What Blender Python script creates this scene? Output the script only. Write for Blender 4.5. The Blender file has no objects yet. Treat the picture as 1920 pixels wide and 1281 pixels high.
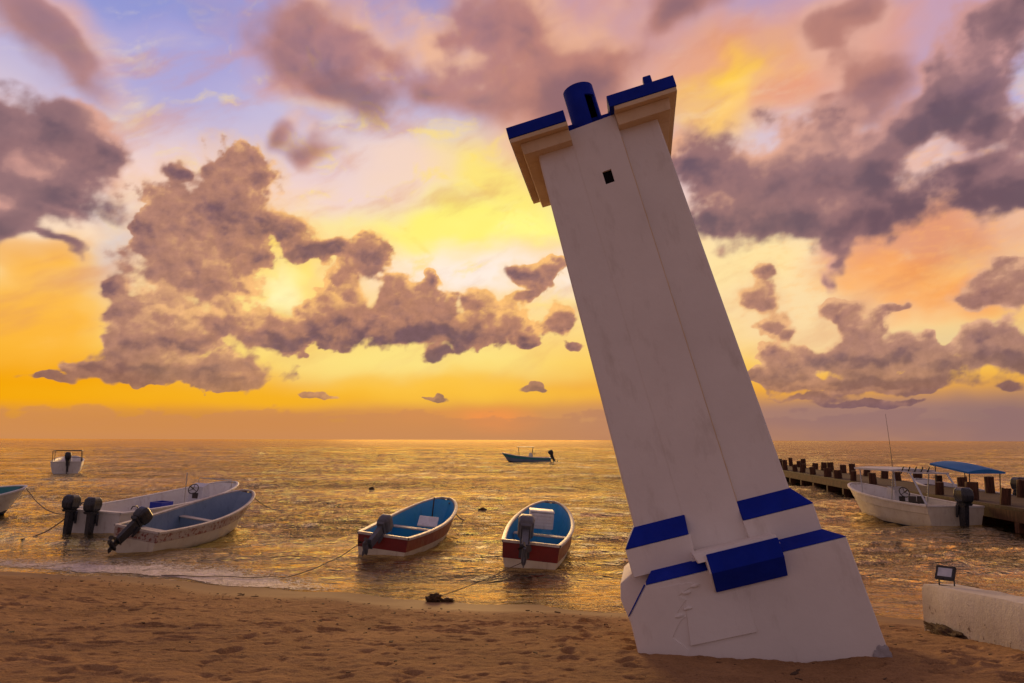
import bpy, bmesh, math, random
import numpy as np
from mathutils import Vector, Matrix, noise as mnoise
random.seed(7); np.random.seed(7)
R = math.radians; PI = math.pi
scene = bpy.context.scene
C = scene.collection

# ------------------------------------------------------------------ camera
F = 1400.0; PW, PH = 1920, 1281
PITCH = math.atan(184.5 / F); ROLL = R(0.15)
EYE = Vector((0, 0, 2.0)); WATER = -0.5
cam_d = bpy.data.cameras.new('camera'); cam = bpy.data.objects.new('camera', cam_d); C.objects.link(cam)
cam_d.sensor_width = 36; cam_d.lens = 36 * F / PW
cam_d.clip_start = 0.05; cam_d.clip_end = 60000
cam.location = EYE
cam.rotation_euler = (Matrix.Rotation(PI / 2 + PITCH, 4, 'X') @ Matrix.Rotation(ROLL, 4, 'Z')).to_euler()
scene.camera = cam

def ray(px, py):
    x, y = px - PW / 2, -(py - PH / 2)
    c, s = math.cos(ROLL), math.sin(ROLL)
    x, y = x * c - y * s, x * s + y * c
    return Vector((x, F * math.cos(PITCH) - y * math.sin(PITCH), F * math.sin(PITCH) + y * math.cos(PITCH))).normalized()

def lin(c):
    return tuple(((v / 255) / 12.92 if v / 255 <= 0.04045 else ((v / 255 + 0.055) / 1.055) ** 2.4) for v in c) + (1.0,)

# ------------------------------------------------------------------ node helper
class NT:
    def __init__(s, tree): s.t = tree; s.n = tree.nodes; s.l = tree.links
    def new(s, kind, **kw):
        n = s.n.new(kind)
        for k, v in kw.items(): setattr(n, k, v)
        return n
    def put(s, sock, v):
        if hasattr(v, 'is_output') or isinstance(v, bpy.types.NodeSocket): s.l.new(v, sock)
        elif v is not None: sock.default_value = v
    def math(s, op, a, b=None, c=None, clamp=False):
        n = s.new('ShaderNodeMath', operation=op, use_clamp=clamp)
        s.put(n.inputs[0], a)
        if b is not None: s.put(n.inputs[1], b)
        if c is not None: s.put(n.inputs[2], c)
        return n.outputs[0]
    def vmath(s, op, a, b=None, c=None, out=0):
        n = s.new('ShaderNodeVectorMath', operation=op)
        s.put(n.inputs[0], a)
        if b is not None: s.put(n.inputs[1], b)
        if c is not None: s.put(n.inputs[2], c)
        return n.outputs[out]
    def noise(s, vec, scale, detail=4, rough=.5, dist=0, color=False, lac=2.0, typ=None):
        n = s.new('ShaderNodeTexNoise')
        if typ: n.noise_type = typ
        s.put(n.inputs['Vector'], vec); n.inputs['Scale'].default_value = scale
        n.inputs['Detail'].default_value = detail; n.inputs['Roughness'].default_value = rough
        n.inputs['Lacunarity'].default_value = lac; n.inputs['Distortion'].default_value = dist
        return n.outputs['Color' if color else 0]
    def mix(s, f, a, b, blend='MIX'):
        n = s.new('ShaderNodeMix', data_type='RGBA', blend_type=blend)
        s.put(n.inputs[0], f); s.put(n.inputs[6], a); s.put(n.inputs[7], b)
        return n.outputs[2]
    def ramp(s, f, stops, interp='LINEAR'):
        n = s.new('ShaderNodeValToRGB'); cr = n.color_ramp; cr.interpolation = interp
        while len(cr.elements) < len(stops): cr.elements.new(0.5)
        for e, (p, col) in zip(cr.elements, stops):
            e.position = p; e.color = col if len(col) == 4 else tuple(col) + (1,)
        s.put(n.inputs[0], f); return n.outputs[0]
    def rng(s, v, a, b, c=0.0, d=1.0, smooth=False):
        n = s.new('ShaderNodeMapRange'); n.interpolation_type = 'SMOOTHSTEP' if smooth else 'LINEAR'
        s.put(n.inputs[0], v); n.inputs[1].default_value = a; n.inputs[2].default_value = b
        n.inputs[3].default_value = c; n.inputs[4].default_value = d
        return n.outputs[0]
    def mapping(s, vec, loc=(0, 0, 0), rot=(0, 0, 0), sc=(1, 1, 1), typ='POINT'):
        n = s.new('ShaderNodeMapping', vector_type=typ); s.put(n.inputs[0], vec)
        n.inputs['Location'].default_value = loc; n.inputs['Rotation'].default_value = rot; n.inputs['Scale'].default_value = sc
        return n.outputs[0]

# ------------------------------------------------------------------ sky fields: clouds by compass bearing and elevation
def _hash(ix, iy, seed):
    h = (ix.astype(np.int64) * 374761393 + iy.astype(np.int64) * 668265263 + seed * 1442695041) & 0xFFFFFFFF
    h = ((h ^ (h >> 13)) * 1274126177) & 0xFFFFFFFF
    return ((h ^ (h >> 16)) & 0xFFFFFF) / float(0x1000000)
def perlin(x, y, seed=0):
    ix, iy = np.floor(x), np.floor(y); fx, fy = x - ix, y - iy
    u, v = fx * fx * fx * (fx * (fx * 6 - 15) + 10), fy * fy * fy * (fy * (fy * 6 - 15) + 10)
    def g(a, b):
        t = _hash(ix + a, iy + b, seed) * 2 * PI
        return np.cos(t) * (fx - a) + np.sin(t) * (fy - b)
    return ((g(0, 0) * (1 - u) + g(1, 0) * u) * (1 - v) + (g(0, 1) * (1 - u) + g(1, 1) * u) * v) * 1.45
def fbm(x, y, octv=5, rough=.5, seed=0):
    s = 0; a = 1; n = 0
    for k in range(octv):
        s = s + a * perlin(x + 17.3 * k, y - 9.1 * k, seed + k); n += a; a *= rough; x = x * 2.03; y = y * 2.03
    return s / n
def worley(x, y, seed=0):
    ix, iy = np.floor(x), np.floor(y); best = np.full(x.shape, 9.0)
    for a in (-1, 0, 1):
        for b in (-1, 0, 1):
            px = ix + a + _hash(ix + a, iy + b, seed); py = iy + b + _hash(ix + a, iy + b, seed + 91)
            best = np.minimum(best, (px - x) ** 2 + (py - y) ** 2)
    return np.sqrt(best)
def puff(x, y, octv=3, seed=0):
    s = 0; a = 1; n = 0
    for k in range(octv):
        s = s + a * (.5 - worley(x, y, seed + k)); n += a; a *= .5; x = x * 2.1 + 5.2; y = y * 2.1 - 3.1
    return s / n
def lobes(x, y, lx, ly, octv=3, seed=0):
    """rounded heaps lit from (lx, ly): the side of each heap that faces the light is positive"""
    s = 0; a = 1; n = 0
    for k in range(octv):
        ix, iy = np.floor(x), np.floor(y); num = 0; den = 1e-6
        for i in (-1, 0, 1):
            for j in (-1, 0, 1):
                hx = _hash(ix + i, iy + j, seed + k); ex, ey = x - ix - i - hx, y - iy - j - _hash(ix + i, iy + j, seed + k + 91)
                w = np.exp(-(ex * ex + ey * ey) * 11) * (.4 + hx); num = num + w * (ex * lx + ey * ly); den = den + w
        s = s + a * np.clip(num / den * 1.2, -.7, .7); n += a; a *= .62; x = x * 2.07 + 5.2; y = y * 2.07 - 3.1
    return s / n
def sstep(v, a, b):
    t = np.clip((v - a) / (b - a), 0, 1); return t * t * (3 - 2 * t)
def L3(c): return np.array(lin(c)[:3])
def mixc(f, a, b): f = np.asarray(f)[..., None]; return a * (1 - f) + b * f

def azel(px, py):
    d = ray(px, py); return math.degrees(math.atan2(d[0], d[1])), math.degrees(math.asin(d[2]))
def blob(cx, cy, rx, ry, ang=0):
    a, e = azel(cx, cy)
    a1, e1 = azel(cx + 10, cy); a2, e2 = azel(cx, cy + 10)
    return a, e, rx * math.hypot(a1 - a, e1 - e) / 10, ry * math.hypot(a2 - a, e2 - e) / 10, R(-ang)
def field(blobs, x, y, k=.22):
    acc = 0
    for b in blobs:
        a, e, rx, ry, t = b
        dx, dy = x - a, y - e; c, s = math.cos(t), math.sin(t)
        r = np.sqrt(((dx * c + dy * s) / rx) ** 2 + ((-dx * s + dy * c) / ry) ** 2)
        acc = acc + np.exp(-np.minimum(r, 6) / k)
    return 1 + k * np.log(acc + 1e-12)          # 1 at a cloud's centre, 0 at its edge

SPOTS = [ # cx, cy, rx, ry, colour, strength, tilt
    (300, 20, 260, 70, (140, 150, 208), .8), (360, 150, 330, 130, (168, 164, 214), .7), (650, 230, 240, 90, (208, 198, 222), .8), (720, 330, 190, 80, (240, 216, 214), .8),
    (1180, 60, 240, 130, (206, 162, 160), .8), (1050, 220, 190, 140, (238, 172, 136), .8), (1230, 30, 120, 50, (186, 164, 190), .7),
    (60, 725, 560, 90, (242, 170, 58), 1.0), (60, 600, 160, 110, (250, 180, 70), .8, -15), (90, 510, 140, 50, (250, 184, 80), .8, 15), (40, 470, 120, 40, (240, 180, 110), .7),
    (190, 470, 90, 110, (214, 205, 208), .8), (150, 400, 120, 40, (226, 206, 200), .7),
    (860, 320, 230, 100, (255, 222, 176), .75), (955, 345, 200, 90, (253, 232, 124), .8, 20), (850, 430, 300, 75, (255, 243, 134), .95, -8), (980, 425, 150, 34, (255, 250, 152), .85, -15),
    (900, 510, 330, 50, (255, 240, 228), .95), (720, 300, 160, 60, (244, 214, 200), .6), (520, 520, 150, 120, (255, 222, 90), .95), (520, 545, 90, 60, (255, 248, 190), .95), (335, 655, 110, 60, (255, 214, 70), .85),
    (760, 670, 400, 60, (252, 230, 146), .85), (800, 735, 480, 30, (251, 200, 90), .8), (930, 788, 150, 30, (243, 154, 92), .8), (330, 790, 560, 34, (204, 142, 82), .75), (420, 742, 420, 26, (244, 180, 66), .8),
    (1400, 130, 280, 130, (250, 176, 104), .9), (1360, 150, 150, 60, (254, 210, 84), .95, -25), (1560, 110, 190, 100, (246, 166, 110), .85),
    (1330, 230, 130, 100, (254, 204, 116), .85), (1740, 120, 150, 110, (176, 160, 200), .75, -40), (1905, 140, 70, 60, (140, 150, 222), .9), (1850, 300, 160, 120, (190, 152, 156), .8),
    (1760, 450, 280, 140, (224, 152, 118), .92), (1700, 535, 220, 60, (250, 160, 80), .85, 8), (1400, 490, 160, 130, (254, 228, 170), .95),
    (1500, 600, 280, 90, (250, 220, 176), .8), (1760, 630, 260, 50, (233, 206, 160), .85), (1650, 775, 500, 50, (162, 126, 118), .95), (1200, 790, 200, 44, (196, 146, 112), .6),
    (1880, 800, 220, 70, (138, 112, 112), .8)]
SPOTB = [blob(*s[:4], *(s[6:7])) + (L3(s[4]), s[5]) for s in SPOTS]
RAMP = [(822, (198, 144, 100)), (775, (214, 152, 92)), (735, (238, 174, 84)), (680, (250, 206, 112)), (600, (252, 222, 156)), (500, (252, 224, 194)), (380, (244, 214, 206)),
        (250, (206, 193, 214)), (120, (176, 169, 214)), (0, (144, 150, 208))]
RAMPE = np.array([azel(960, y)[1] for y, c in RAMP] + [50, 90]); RAMPC = np.array([L3(c) for y, c in RAMP] + [L3((120, 125, 180)), L3((90, 95, 140))])

HIGH = [(700, 90, 90, 70), (1080, 150, 80, 60), (617, 40, 110, 90), (590, 130, 90, 60), (650, 180, 60, 40, 30), (920, 60, 170, 100), (930, 140, 140, 80), (890, 205, 90, 55), (810, 60, 70, 60), (1010, 30, 110, 70),
        (550, 250, 36, 28), (607, 280, 34, 22), (785, 190, 60, 30), (50, 40, 170, 60), (130, 90, 100, 40, 25), (1120, 90, 90, 60), (1590, 20, 90, 50), (1565, 70, 60, 60), (1560, 182, 30, 14),
        (1660, 160, 70, 80, -40), (1300, 20, 60, 30)]
MID = [(0, 250, 190, 125), (120, 265, 130, 85), (200, 290, 75, 62), (60, 345, 170, 56), (20, 420, 90, 50), (110, 460, 60, 18, 25),
       (1519, 255, 105, 85), (1560, 330, 130, 100), (1470, 345, 150, 95), (1390, 350, 140, 90), (1312, 300, 80, 75), (1490, 405, 190, 50), (1640, 330, 90, 60, -30), (1706, 240, 90, 60, -45), (1770, 190, 100, 64, -50), (1837, 130, 120, 90, -40),
       (1900, 30, 120, 90), (1850, 230, 60, 80, -50), (1850, 320, 140, 56, -10), (1900, 370, 120, 50), (1915, 250, 50, 60), (1590, 430, 60, 50, -50), (1570, 490, 28, 50, 15), (1548, 536, 30, 36)]
LOW = [(330, 640, 100, 44), (300, 590, 80, 50), (780, 622, 230, 36), (440, 320, 70, 50), (478, 318, 30, 44), (335, 325, 36, 30), (340, 425, 110, 95), (430, 400, 100, 105), (350, 510, 130, 80), (450, 470, 60, 60), (215, 540, 34, 24), (240, 580, 56, 34), (250, 640, 70, 60),
       (270, 690, 120, 34), (420, 600, 100, 48), (500, 628, 80, 36), (420, 698, 120, 34), (540, 430, 50, 44), (575, 470, 40, 30), (205, 695, 90, 16), (90, 708, 70, 8), (550, 645, 50, 24), (630, 460, 60, 18, -10),
       (780, 605, 230, 46), (640, 605, 110, 44), (920, 605, 90, 44), (645, 545, 55, 55), (690, 480, 52, 46), (760, 560, 70, 50), (802, 530, 18, 26), (905, 580, 40, 34), (975, 558, 50, 14, -20), (828, 656, 34, 18),
       (1000, 515, 55, 28), (1035, 505, 30, 26), (1050, 598, 34, 30), (1068, 650, 26, 11), (990, 642, 26, 9),
       (598, 744, 36, 7), (604, 738, 12, 8), (816, 750, 30, 6), (822, 744, 12, 6), (1000, 734, 28, 8), (1006, 722, 14, 12), 
       (1421, 555, 42, 36), (1430, 515, 26, 18), (1448, 612, 36, 30), (1480, 627, 22, 16), (1445, 668, 26, 30), (1575, 585, 36, 26), (1622, 628, 54, 54), (1612, 682, 100, 44), (1478, 692, 66, 38), (1520, 668, 30, 22),
       (1696, 660, 34, 34), (1750, 680, 56, 40), (1736, 634, 18, 16), (1620, 722, 210, 22), (1850, 650, 74, 56), (1905, 664, 70, 46), (1890, 530, 90, 48), (1850, 562, 60, 26), (1672, 578, 40, 11), 
       (1630, 757, 110, 8), (1520, 748, 70, 6), (1900, 722, 36, 10), (1410, 702, 26, 14)]
HIGHB, MIDB, LOWB = ([blob(*b) for b in q] for q in (HIGH, MID, LOW))
SUN_AZ, SUN_EL = azel(880, 560)
LIT_AZ, LIT_EL = azel(860, 400)          # brightest gap in the cloud, which lights the heaps around it

def dens_high(x, y):
    wx, wy = fbm(x / 11, y / 9, 3, .5, 3), fbm(x / 11, y / 9, 3, .5, 4)
    f = field(HIGHB, x + 4.0 * wx, y + 3.0 * wy, .4)
    return f * .66 + .62 * fbm(x / 7.5, y / 6.5, 6, .5, 8) + .17
def dens_mid(x, y):
    wx, wy = fbm(x / 5, y / 4, 4, .5, 13), fbm(x / 5, y / 4, 4, .5, 14)
    f = field(MIDB, x + 2.6 * wx, y + 2.0 * wy, .26)
    return f * .9 + .72 * fbm(x / 4.2, y / 3.4, 6, .54, 18) + .16 * puff(x / 3.0 + wx * .6, y / 2.4 + wy * .6, 3, 5) - .02
def dens_low(x, y):
    wx, wy = fbm(x / 2.6, y / 2.0, 4, .5, 23), fbm(x / 2.6, y / 2.0, 4, .5, 24)
    f = field(LOWB, x + 1.0 * wx, y + .75 * wy, .16)
    return np.minimum(f * 1.15, 1.0) + .60 * fbm(x / 2.1, y / 1.7, 7, .52, 28) + .6 * puff(x / 1.5 + wx * .5, y / 1.2 + wy * .5, 4, 15) - .02

def grade(c, sat, gam):
    c = np.clip(c, 0, 1) ** gam; l = c @ np.array([.3, .55, .15]); return np.clip(l[..., None] + (c - l[..., None]) * sat, 0, 1.2)
def sky_fields(x, y):
    """bearing x and elevation y in degrees -> colour of the clear sky, colour of the cloud, how much cloud (0..1 about .5)"""
    clear = np.stack([np.interp(y, RAMPE, RAMPC[:, i]) for i in range(3)], -1)
    xs = x + 5.5 * fbm(x / 9, y / 6, 4, .5, 33); ys = y + 2.6 * fbm(x / 9, y / 6, 4, .5, 34) * sstep(y, 0, 8)
    for a, e, rx, ry, t, col, st in SPOTB:
        dx, dy = xs - a, ys - e; c, s = math.cos(t), math.sin(t)
        r = np.sqrt(((dx * c + dy * s) / rx) ** 2 + ((-dx * s + dy * c) / ry) ** 2)
        clear = mixc(sstep(r, 1.25, .15) * st, clear, col)
    # raked streaks of thin high cloud
    rk = R(12); u0, v0 = x * .7 + xs * .3, y * .7 + ys * .3; u = u0 * math.cos(rk) + v0 * math.sin(rk); v = -u0 * math.sin(rk) + v0 * math.cos(rk)
    s1 = fbm(u / 11, v / 3.2, 7, .56, 41); m1 = sstep(fbm(x / 12, y / 9, 2, .5, 44), -.1, .3) * sstep(y, 3, 9)
    clear = mixc(sstep(s1, -.05, .5) * m1 * .42, clear, L3((255, 218, 150)))
    s2 = fbm(u / 9 + 7, (v - x * .2) / 3.0, 7, .56, 42)
    clear = mixc(sstep(s2, -.02, .5) * .42 * sstep(y, 3, 9), clear, L3((214, 146, 112)))
    clear = mixc(sstep(fbm(u / 5, v / 1.6, 6, .6, 47), .05, .5) * .3 * sstep(y, 6, 14) * m1, clear, L3((255, 236, 196)))
    mk = sstep(fbm(x / 1.1, y / .42, 5, .6, 66), -.1, .5) * sstep(x, 14, 22) * sstep(y, 6, 11) * (1 - sstep(y, 20, 24))
    clear = mixc(mk * .30, clear, L3((255, 188, 120)))
    gd = sstep(fbm(xs / 3.4, ys / 2.0, 6, .58, 67), .12, .5) * (1 - sstep(np.hypot(x + 10, y - 15), 8, 26)) * sstep(y, 5, 9)
    clear = mixc(gd * .6, clear, L3((255, 226, 130)))
    # the far bank of low cloud standing on the horizon, flat under its uneven tops
    top = 1.85 + 1.3 * puff(x / 3.2, x * 0 + 3.3, 3, 55) + 1.6 * fbm(x / 5, y / 1.2, 5, .55, 56)
    bank = sstep(top - y, -.04, .22) * (.8 + .2 * fbm(x / 2, y / .5, 4, .5, 57))
    clear = mixc(bank * .75, clear, mixc(sstep(x, -8, 26), L3((204, 142, 96)), L3((150, 116, 114))))
    # broad pink veil across the top of the sky
    veil = sstep(fbm(xs / 14, ys / 10, 5, .55, 58) + sstep(x, -22, -8) * sstep(y, 15, 30) * .5, .05, .75)
    clear = mixc(veil * .6 * sstep(y, 14, 26), clear, L3((214, 160, 156)))
    # light
    dx, dy = LIT_AZ - x, np.maximum(LIT_EL - y, -3) + 4; n = np.sqrt(dx * dx + dy * dy) + 1e-3; dx, dy = dx / n, dy / n
    sd = np.sqrt((SUN_AZ - x) ** 2 + (SUN_EL + 2 - y) ** 2)
    glow = 1 - sstep(sd, 5, 40)
    col = clear; out_c = np.zeros(clear.shape); trans = np.ones(x.shape)
    acc = clear.copy()
    layers = ((dens_high, 1.3, (-.05, .62), (132, 98, 106), (176, 128, 122), (222, 174, 164), (248, 194, 148), .86, 3.2),
              (dens_mid, .8, (0.0, .42), (104, 83, 96), (146, 112, 117), (204, 154, 150), (248, 190, 144), .96, 1.9),
              (dens_low, .42, (0.0, .16), (116, 85, 97), (174, 129, 116), (222, 172, 142), (252, 194, 124), .96, 1.05))
    for dens, stp, (a0, a1), dark, mid, lit, gold, op, hs in layers:
        d = dens(x, y)
        tau = 0
        for k in (1, 2.4):
            tau = tau + np.clip(dens(x + dx * stp * k, y + dy * stp * k), -.15, .7) / 2
        light = np.exp(-np.clip(tau + .12, 0, 2) * 4.0)                        # little cloud between here and the sun
        ax, ay = fbm(x / (2 * hs), y / (1.6 * hs), 4, .5, 71), fbm(x / (2 * hs), y / (1.6 * hs), 4, .5, 72)
        heap = lobes(x / (2.3 * hs) + ax * .6, y / (1.8 * hs) + ay * .6, dx * .4, dy * .4 + .75, 3, 81)
        thin = (1 - sstep(d, a1 * .5, a1 + .34)) * sstep(y, 2.2, 8)
        base_ = np.clip(d - dens(x, y - stp * 2.2), -.1, .5)                   # flat, shaded undersides
        big = fbm(x / 9 + ax * .35, y / 6.5 + ay * .35, 4, .45, 61)
        sh = np.clip(.17 + light * .42 + thin * .40 - base_ * .85 + heap * (.42 if dens is dens_low else .2) + big * (1.25 if dens is dens_low else .9), -.6, 1)
        L, D, M = mixc(glow, L3(lit), L3(gold)), L3(dark), mixc(glow, L3(mid), L3(mid) * np.array([1.15, 1.04, .90]))
        c = mixc(sstep(sh, -.55, .42), np.broadcast_to(D, clear.shape), M); c = mixc(sstep(sh, .32, 1.0), c, L)
        far = 1 - sstep(y, 0.5, 7)                                            # low clouds lie far off, in the evening haze
        c = mixc(far * .32, c, clear)
        if dens is dens_low: acc = mixc(sstep(d, -.42, .05) * .30 * sstep(y, 6, 12), acc, mixc(glow, L3((226, 178, 158)), L3((255, 214, 150))))     # thin mist torn from the edges
        al = sstep(d, a0, a1) * op
        if dens is dens_low: return grade(acc, 1.08, 1.03), grade(c, 1.04, 1.03), d
        acc = mixc(al, acc, c)

# world: low-sun Sky Texture behind the cloud dome
world = bpy.data.worlds.new('World'); scene.world = world; world.use_nodes = True
wt = NT(world.node_tree); wbg = wt.n['Background']
st_ = wt.new('ShaderNodeTexSky', sky_type='NISHITA'); st_.sun_disc = False; st_.sun_elevation = R(max(SUN_EL, 1)); st_.sun_rotation = R(SUN_AZ)
wt.l.new(st_.outputs[0], wbg.inputs[0]); wbg.inputs[1].default_value = 0.05

# ------------------------------------------------------------------ sun: low behind the clouds, so weak and very soft
sun_d = bpy.data.lights.new('sun', 'SUN'); sun_d.energy = 2.3; sun_d.angle = R(20); sun_d.color = (1.0, .60, .22)
sun = bpy.data.objects.new('sun', sun_d); C.objects.link(sun)
sdir = Vector((math.sin(R(SUN_AZ)) * math.cos(R(SUN_EL)), math.cos(R(SUN_AZ)) * math.cos(R(SUN_EL)), math.sin(R(SUN_EL))))
sun.rotation_euler = (-sdir).to_track_quat('-Z', 'Y').to_euler()
sun.location = (0, 0, 30)
vs = scene.view_settings
vs.view_transform = 'Standard'; vs.look = 'None'; vs.exposure = 0; vs.gamma = 1; vs.use_curve_mapping = False

# ================================================================== mesh helpers
def add(name, me, mats=(), parent=None, smooth=False):
    o = bpy.data.objects.new(name, me); C.objects.link(o)
    for m in (mats if isinstance(mats, (list, tuple)) else [mats]): me.materials.append(m)
    if parent is not None: o.parent = parent
    if smooth:
        for p in me.polygons: p.use_smooth = True
    return o
def tag(o, label=None, cat=None, group=None, kind=None):
    if label: o['label'] = label
    if cat: o['category'] = cat
    if group: o['group'] = group
    if kind: o['kind'] = kind
    return o
def empty(name, loc=(0, 0, 0), rz=0, label=None, cat=None, group=None, rot=None):
    o = bpy.data.objects.new(name, None); C.objects.link(o); o.location = loc
    o.rotation_euler = rot if rot else (0, 0, rz); o.empty_display_size = .2
    return tag(o, label, cat, group)
class MB:
    """collects shapes, then links them as ONE mesh object"""
    def __init__(s): s.b = bmesh.new()
    def quadgrid(s, rows, mat=0, closed=False, flip=False):
        vs = [[s.b.verts.new(p) for p in r] for r in rows]
        n = len(rows[0])
        for i in range(len(rows) - 1):
            for j in range(n if closed else n - 1):
                k = (j + 1) % n
                f = [vs[i][j], vs[i + 1][j], vs[i + 1][k], vs[i][k]]
                if flip: f.reverse()
                try: fc = s.b.faces.new(f); fc.material_index = mat
                except ValueError: pass
        return vs
    def poly(s, pts, mat=0):
        f = s.b.faces.new([s.b.verts.new(p) for p in pts]); f.material_index = mat; return f
    def hull(s, pts, mat=0):
        vs = [s.b.verts.new(p) for p in pts]
        r = bmesh.ops.convex_hull(s.b, input=vs)
        for g in r['geom']:
            if isinstance(g, bmesh.types.BMFace): g.material_index = mat
        bad = [g for g in r['geom_interior'] if isinstance(g, bmesh.types.BMVert)]
        if bad: bmesh.ops.delete(s.b, geom=bad, context='VERTS')
    def box(s, a, b, mat=0, bev=0):
        pts = [(x, y, z) for x in (a[0], b[0]) for y in (a[1], b[1]) for z in (a[2], b[2])]
        t = bmesh.new(); vs = [t.verts.new(p) for p in pts]; bmesh.ops.convex_hull(t, input=vs)
        bmesh.ops.dissolve_limit(t, angle_limit=.02, verts=t.verts, edges=t.edges)
        if bev: bmesh.ops.bevel(t, geom=list(t.edges), offset=bev, segments=2, affect='EDGES', profile=.5)
        s.join(t, mat)
    def join(s, t, mat=0, M=None):
        mp = {}
        for v in t.verts: mp[v] = s.b.verts.new(M @ v.co if M else v.co)
        for f in t.faces:
            try: nf = s.b.faces.new([mp[v] for v in f.verts]); nf.material_index = mat; nf.smooth = f.smooth
            except ValueError: pass
        t.free()
    def tube(s, pts, r, n=8, mat=0, caps=True):
        pts = [Vector(p) for p in pts]; rows = []
        up = Vector((0, 0, 1))
        for i, p in enumerate(pts):
            d = (pts[min(i + 1, len(pts) - 1)] - pts[max(i - 1, 0)]).normalized()
            a = d.cross(up)
            if a.length < .05: a = d.cross(Vector((1, 0, 0)))
            a.normalize(); b = a.cross(d).normalized()
            rr = r[i] if isinstance(r, (list, tuple)) else r
            rows.append([p + (a * math.cos(t) + b * math.sin(t)) * rr for t in [2 * PI * k / n for k in range(n)]])
        vs = s.quadgrid(rows, mat, closed=True)
        if caps:
            for r_ in (vs[0], vs[-1]):
                try: s.b.faces.new(r_).material_index = mat
                except ValueError: pass
    def build(s, name, mats, parent=None, smooth=None):
        bmesh.ops.remove_doubles(s.b, verts=s.b.verts, dist=1e-5)
        bmesh.ops.recalc_face_normals(s.b, faces=s.b.faces)
        me = bpy.data.meshes.new(name); s.b.to_mesh(me); s.b.free()
        o = add(name, me, mats, parent)
        if smooth is not None:
            for p in me.polygons: p.use_smooth = True
            me.set_sharp_from_angle(angle=R(smooth))
        return o

# ================================================================== materials
def mat(name, fn=None, col=(.5, .5, .5), rough=.6, metal=0, spec=.5, **kw):
    m = bpy.data.materials.new(name); m.use_nodes = True; t = NT(m.node_tree)
    b = t.n['Principled BSDF']; b.inputs['Base Color'].default_value = tuple(col)[:3] + (1,)
    b.inputs['Roughness'].default_value = rough; b.inputs['Metallic'].default_value = metal
    b.inputs['Specular IOR Level'].default_value = spec
    for k, v in kw.items(): b.inputs[k.replace('_', ' ')].default_value = v
    if fn: fn(t, b)
    return m
def obco(t): return t.new('ShaderNodeTexCoord').outputs['Object']
def bump(t, b, h, strength=.3, dist=.01):
    n = t.new('ShaderNodeBump'); n.inputs['Strength'].default_value = strength; n.inputs['Distance'].default_value = dist
    t.l.new(h, n.inputs['Height']); t.l.new(n.outputs[0], b.inputs['Normal'])
def painted(c1, c2, c3=None, scale=3, rough=.6, bstr=.3, chips=None, chip_t=.62, bd=.01, zst=.35):
    """paint over an uneven ground: two tones in soft patches, dirt runs, optional chips showing what is under it"""
    def fn(t, b):
        co = obco(t)
        n1 = t.noise(co, scale, 6, .6); n2 = t.noise(t.mapping(co, sc=(1, 1, zst)), scale * 4, 6, .65)
        col = t.mix(t.rng(n1, .35, .65), tuple(c1) + (1,), tuple(c2) + (1,))
        if c3: col = t.mix(t.rng(n2, .55, .75, 0, .7), col, tuple(c3) + (1,))
        if chips:
            n3 = t.noise(co, scale * 5, 8, .68); col = t.mix(t.rng(n3, chip_t, chip_t + .03), col, tuple(chips) + (1,))
        t.l.new(col, b.inputs['Base Color'])
        t.l.new(t.rng(n2, .3, .7, rough - .1, rough + .15), b.inputs['Roughness'])
        n4 = t.noise(co, scale * 14, 5, .6)
        bump(t, b, t.math('ADD', t.math('MULTIPLY', n1, .7), t.math('MULTIPLY', n4, .25)), bstr, bd)
    return fn

M = {}
M['whitewash'] = mat('whitewash', painted((.83, .77, .705), (.76, .70, .64), (.58, .51, .44), 1.1, .8, .5, bd=.02), rough=.8, spec=.2)
M['whitewash_patch'] = mat('whitewash_patch', painted((.70, .66, .64), (.60, .56, .54), (.50, .45, .42), 2.5, .85, .8, bd=.02), spec=.2)
M['blue_paint'] = mat('blue_paint', painted((.004, .022, .34), (.003, .016, .25), (.008, .028, .27), 3, .7, .4, chips=(.16, .15, .2), chip_t=.75), spec=.15)
M['bare_concrete'] = mat('bare_concrete', painted((.46, .42, .42), (.34, .31, .31), (.22, .19, .19), 6, .9, .9, bd=.02), spec=.1)
M['soffit'] = mat('soffit_bounce_tint', painted((.76, .60, .40), (.66, .49, .29), (.54, .37, .20), 1.6, .8, .4, bd=.02), spec=.2)  # cream paint, its ochre put in for light bounced off sand and water
M['hole_shade'] = mat('hole_shade', col=(.012, .010, .012), rough=.95, spec=.05)  # near-black colour stands for the shade inside openings
M['boat_white'] = mat('boat_white', painted((.74, .72, .68), (.64, .60, .56), (.42, .34, .28), 2, .38, .1), rough=.4)
M['boat_cream'] = mat('boat_cream', painted((.68, .62, .50), (.58, .50, .38), (.40, .30, .22), 2.4, .45, .15, chips=(.28, .17, .11), chip_t=.7), rough=.5)
M['boat_red'] = mat('boat_red', painted((.21, .014, .014), (.15, .011, .012), (.09, .016, .016), 3, .4, .15, chips=(.32, .2, .18), chip_t=.72))
M['boat_worn_red'] = mat('boat_worn_red', painted((.46, .40, .34), (.40, .32, .26), (.22, .07, .05), 2.2, .5, .2, chips=(.22, .06, .045), chip_t=.52))
M['boat_blue'] = mat('boat_blue', painted((.02, .27, .60), (.025, .30, .55), (.03, .17, .32), 2, .5, .15, chips=(.12, .2, .26), chip_t=.7))
M['boat_teal'] = mat('boat_teal', painted((.03, .22, .26), (.04, .25, .27), (.05, .13, .14), 2, .5, .15, chips=(.22, .26, .26), chip_t=.68))
M['boat_slate'] = mat('boat_slate', painted((.20, .27, .38), (.16, .23, .34), (.10, .14, .2), 2, .5, .15, chips=(.3, .32, .36), chip_t=.7))
M['boat_teal_deep'] = mat('boat_teal_deep', painted((.03, .15, .22), (.03, .18, .24), (.03, .09, .12), 3, .5, .15))
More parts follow.
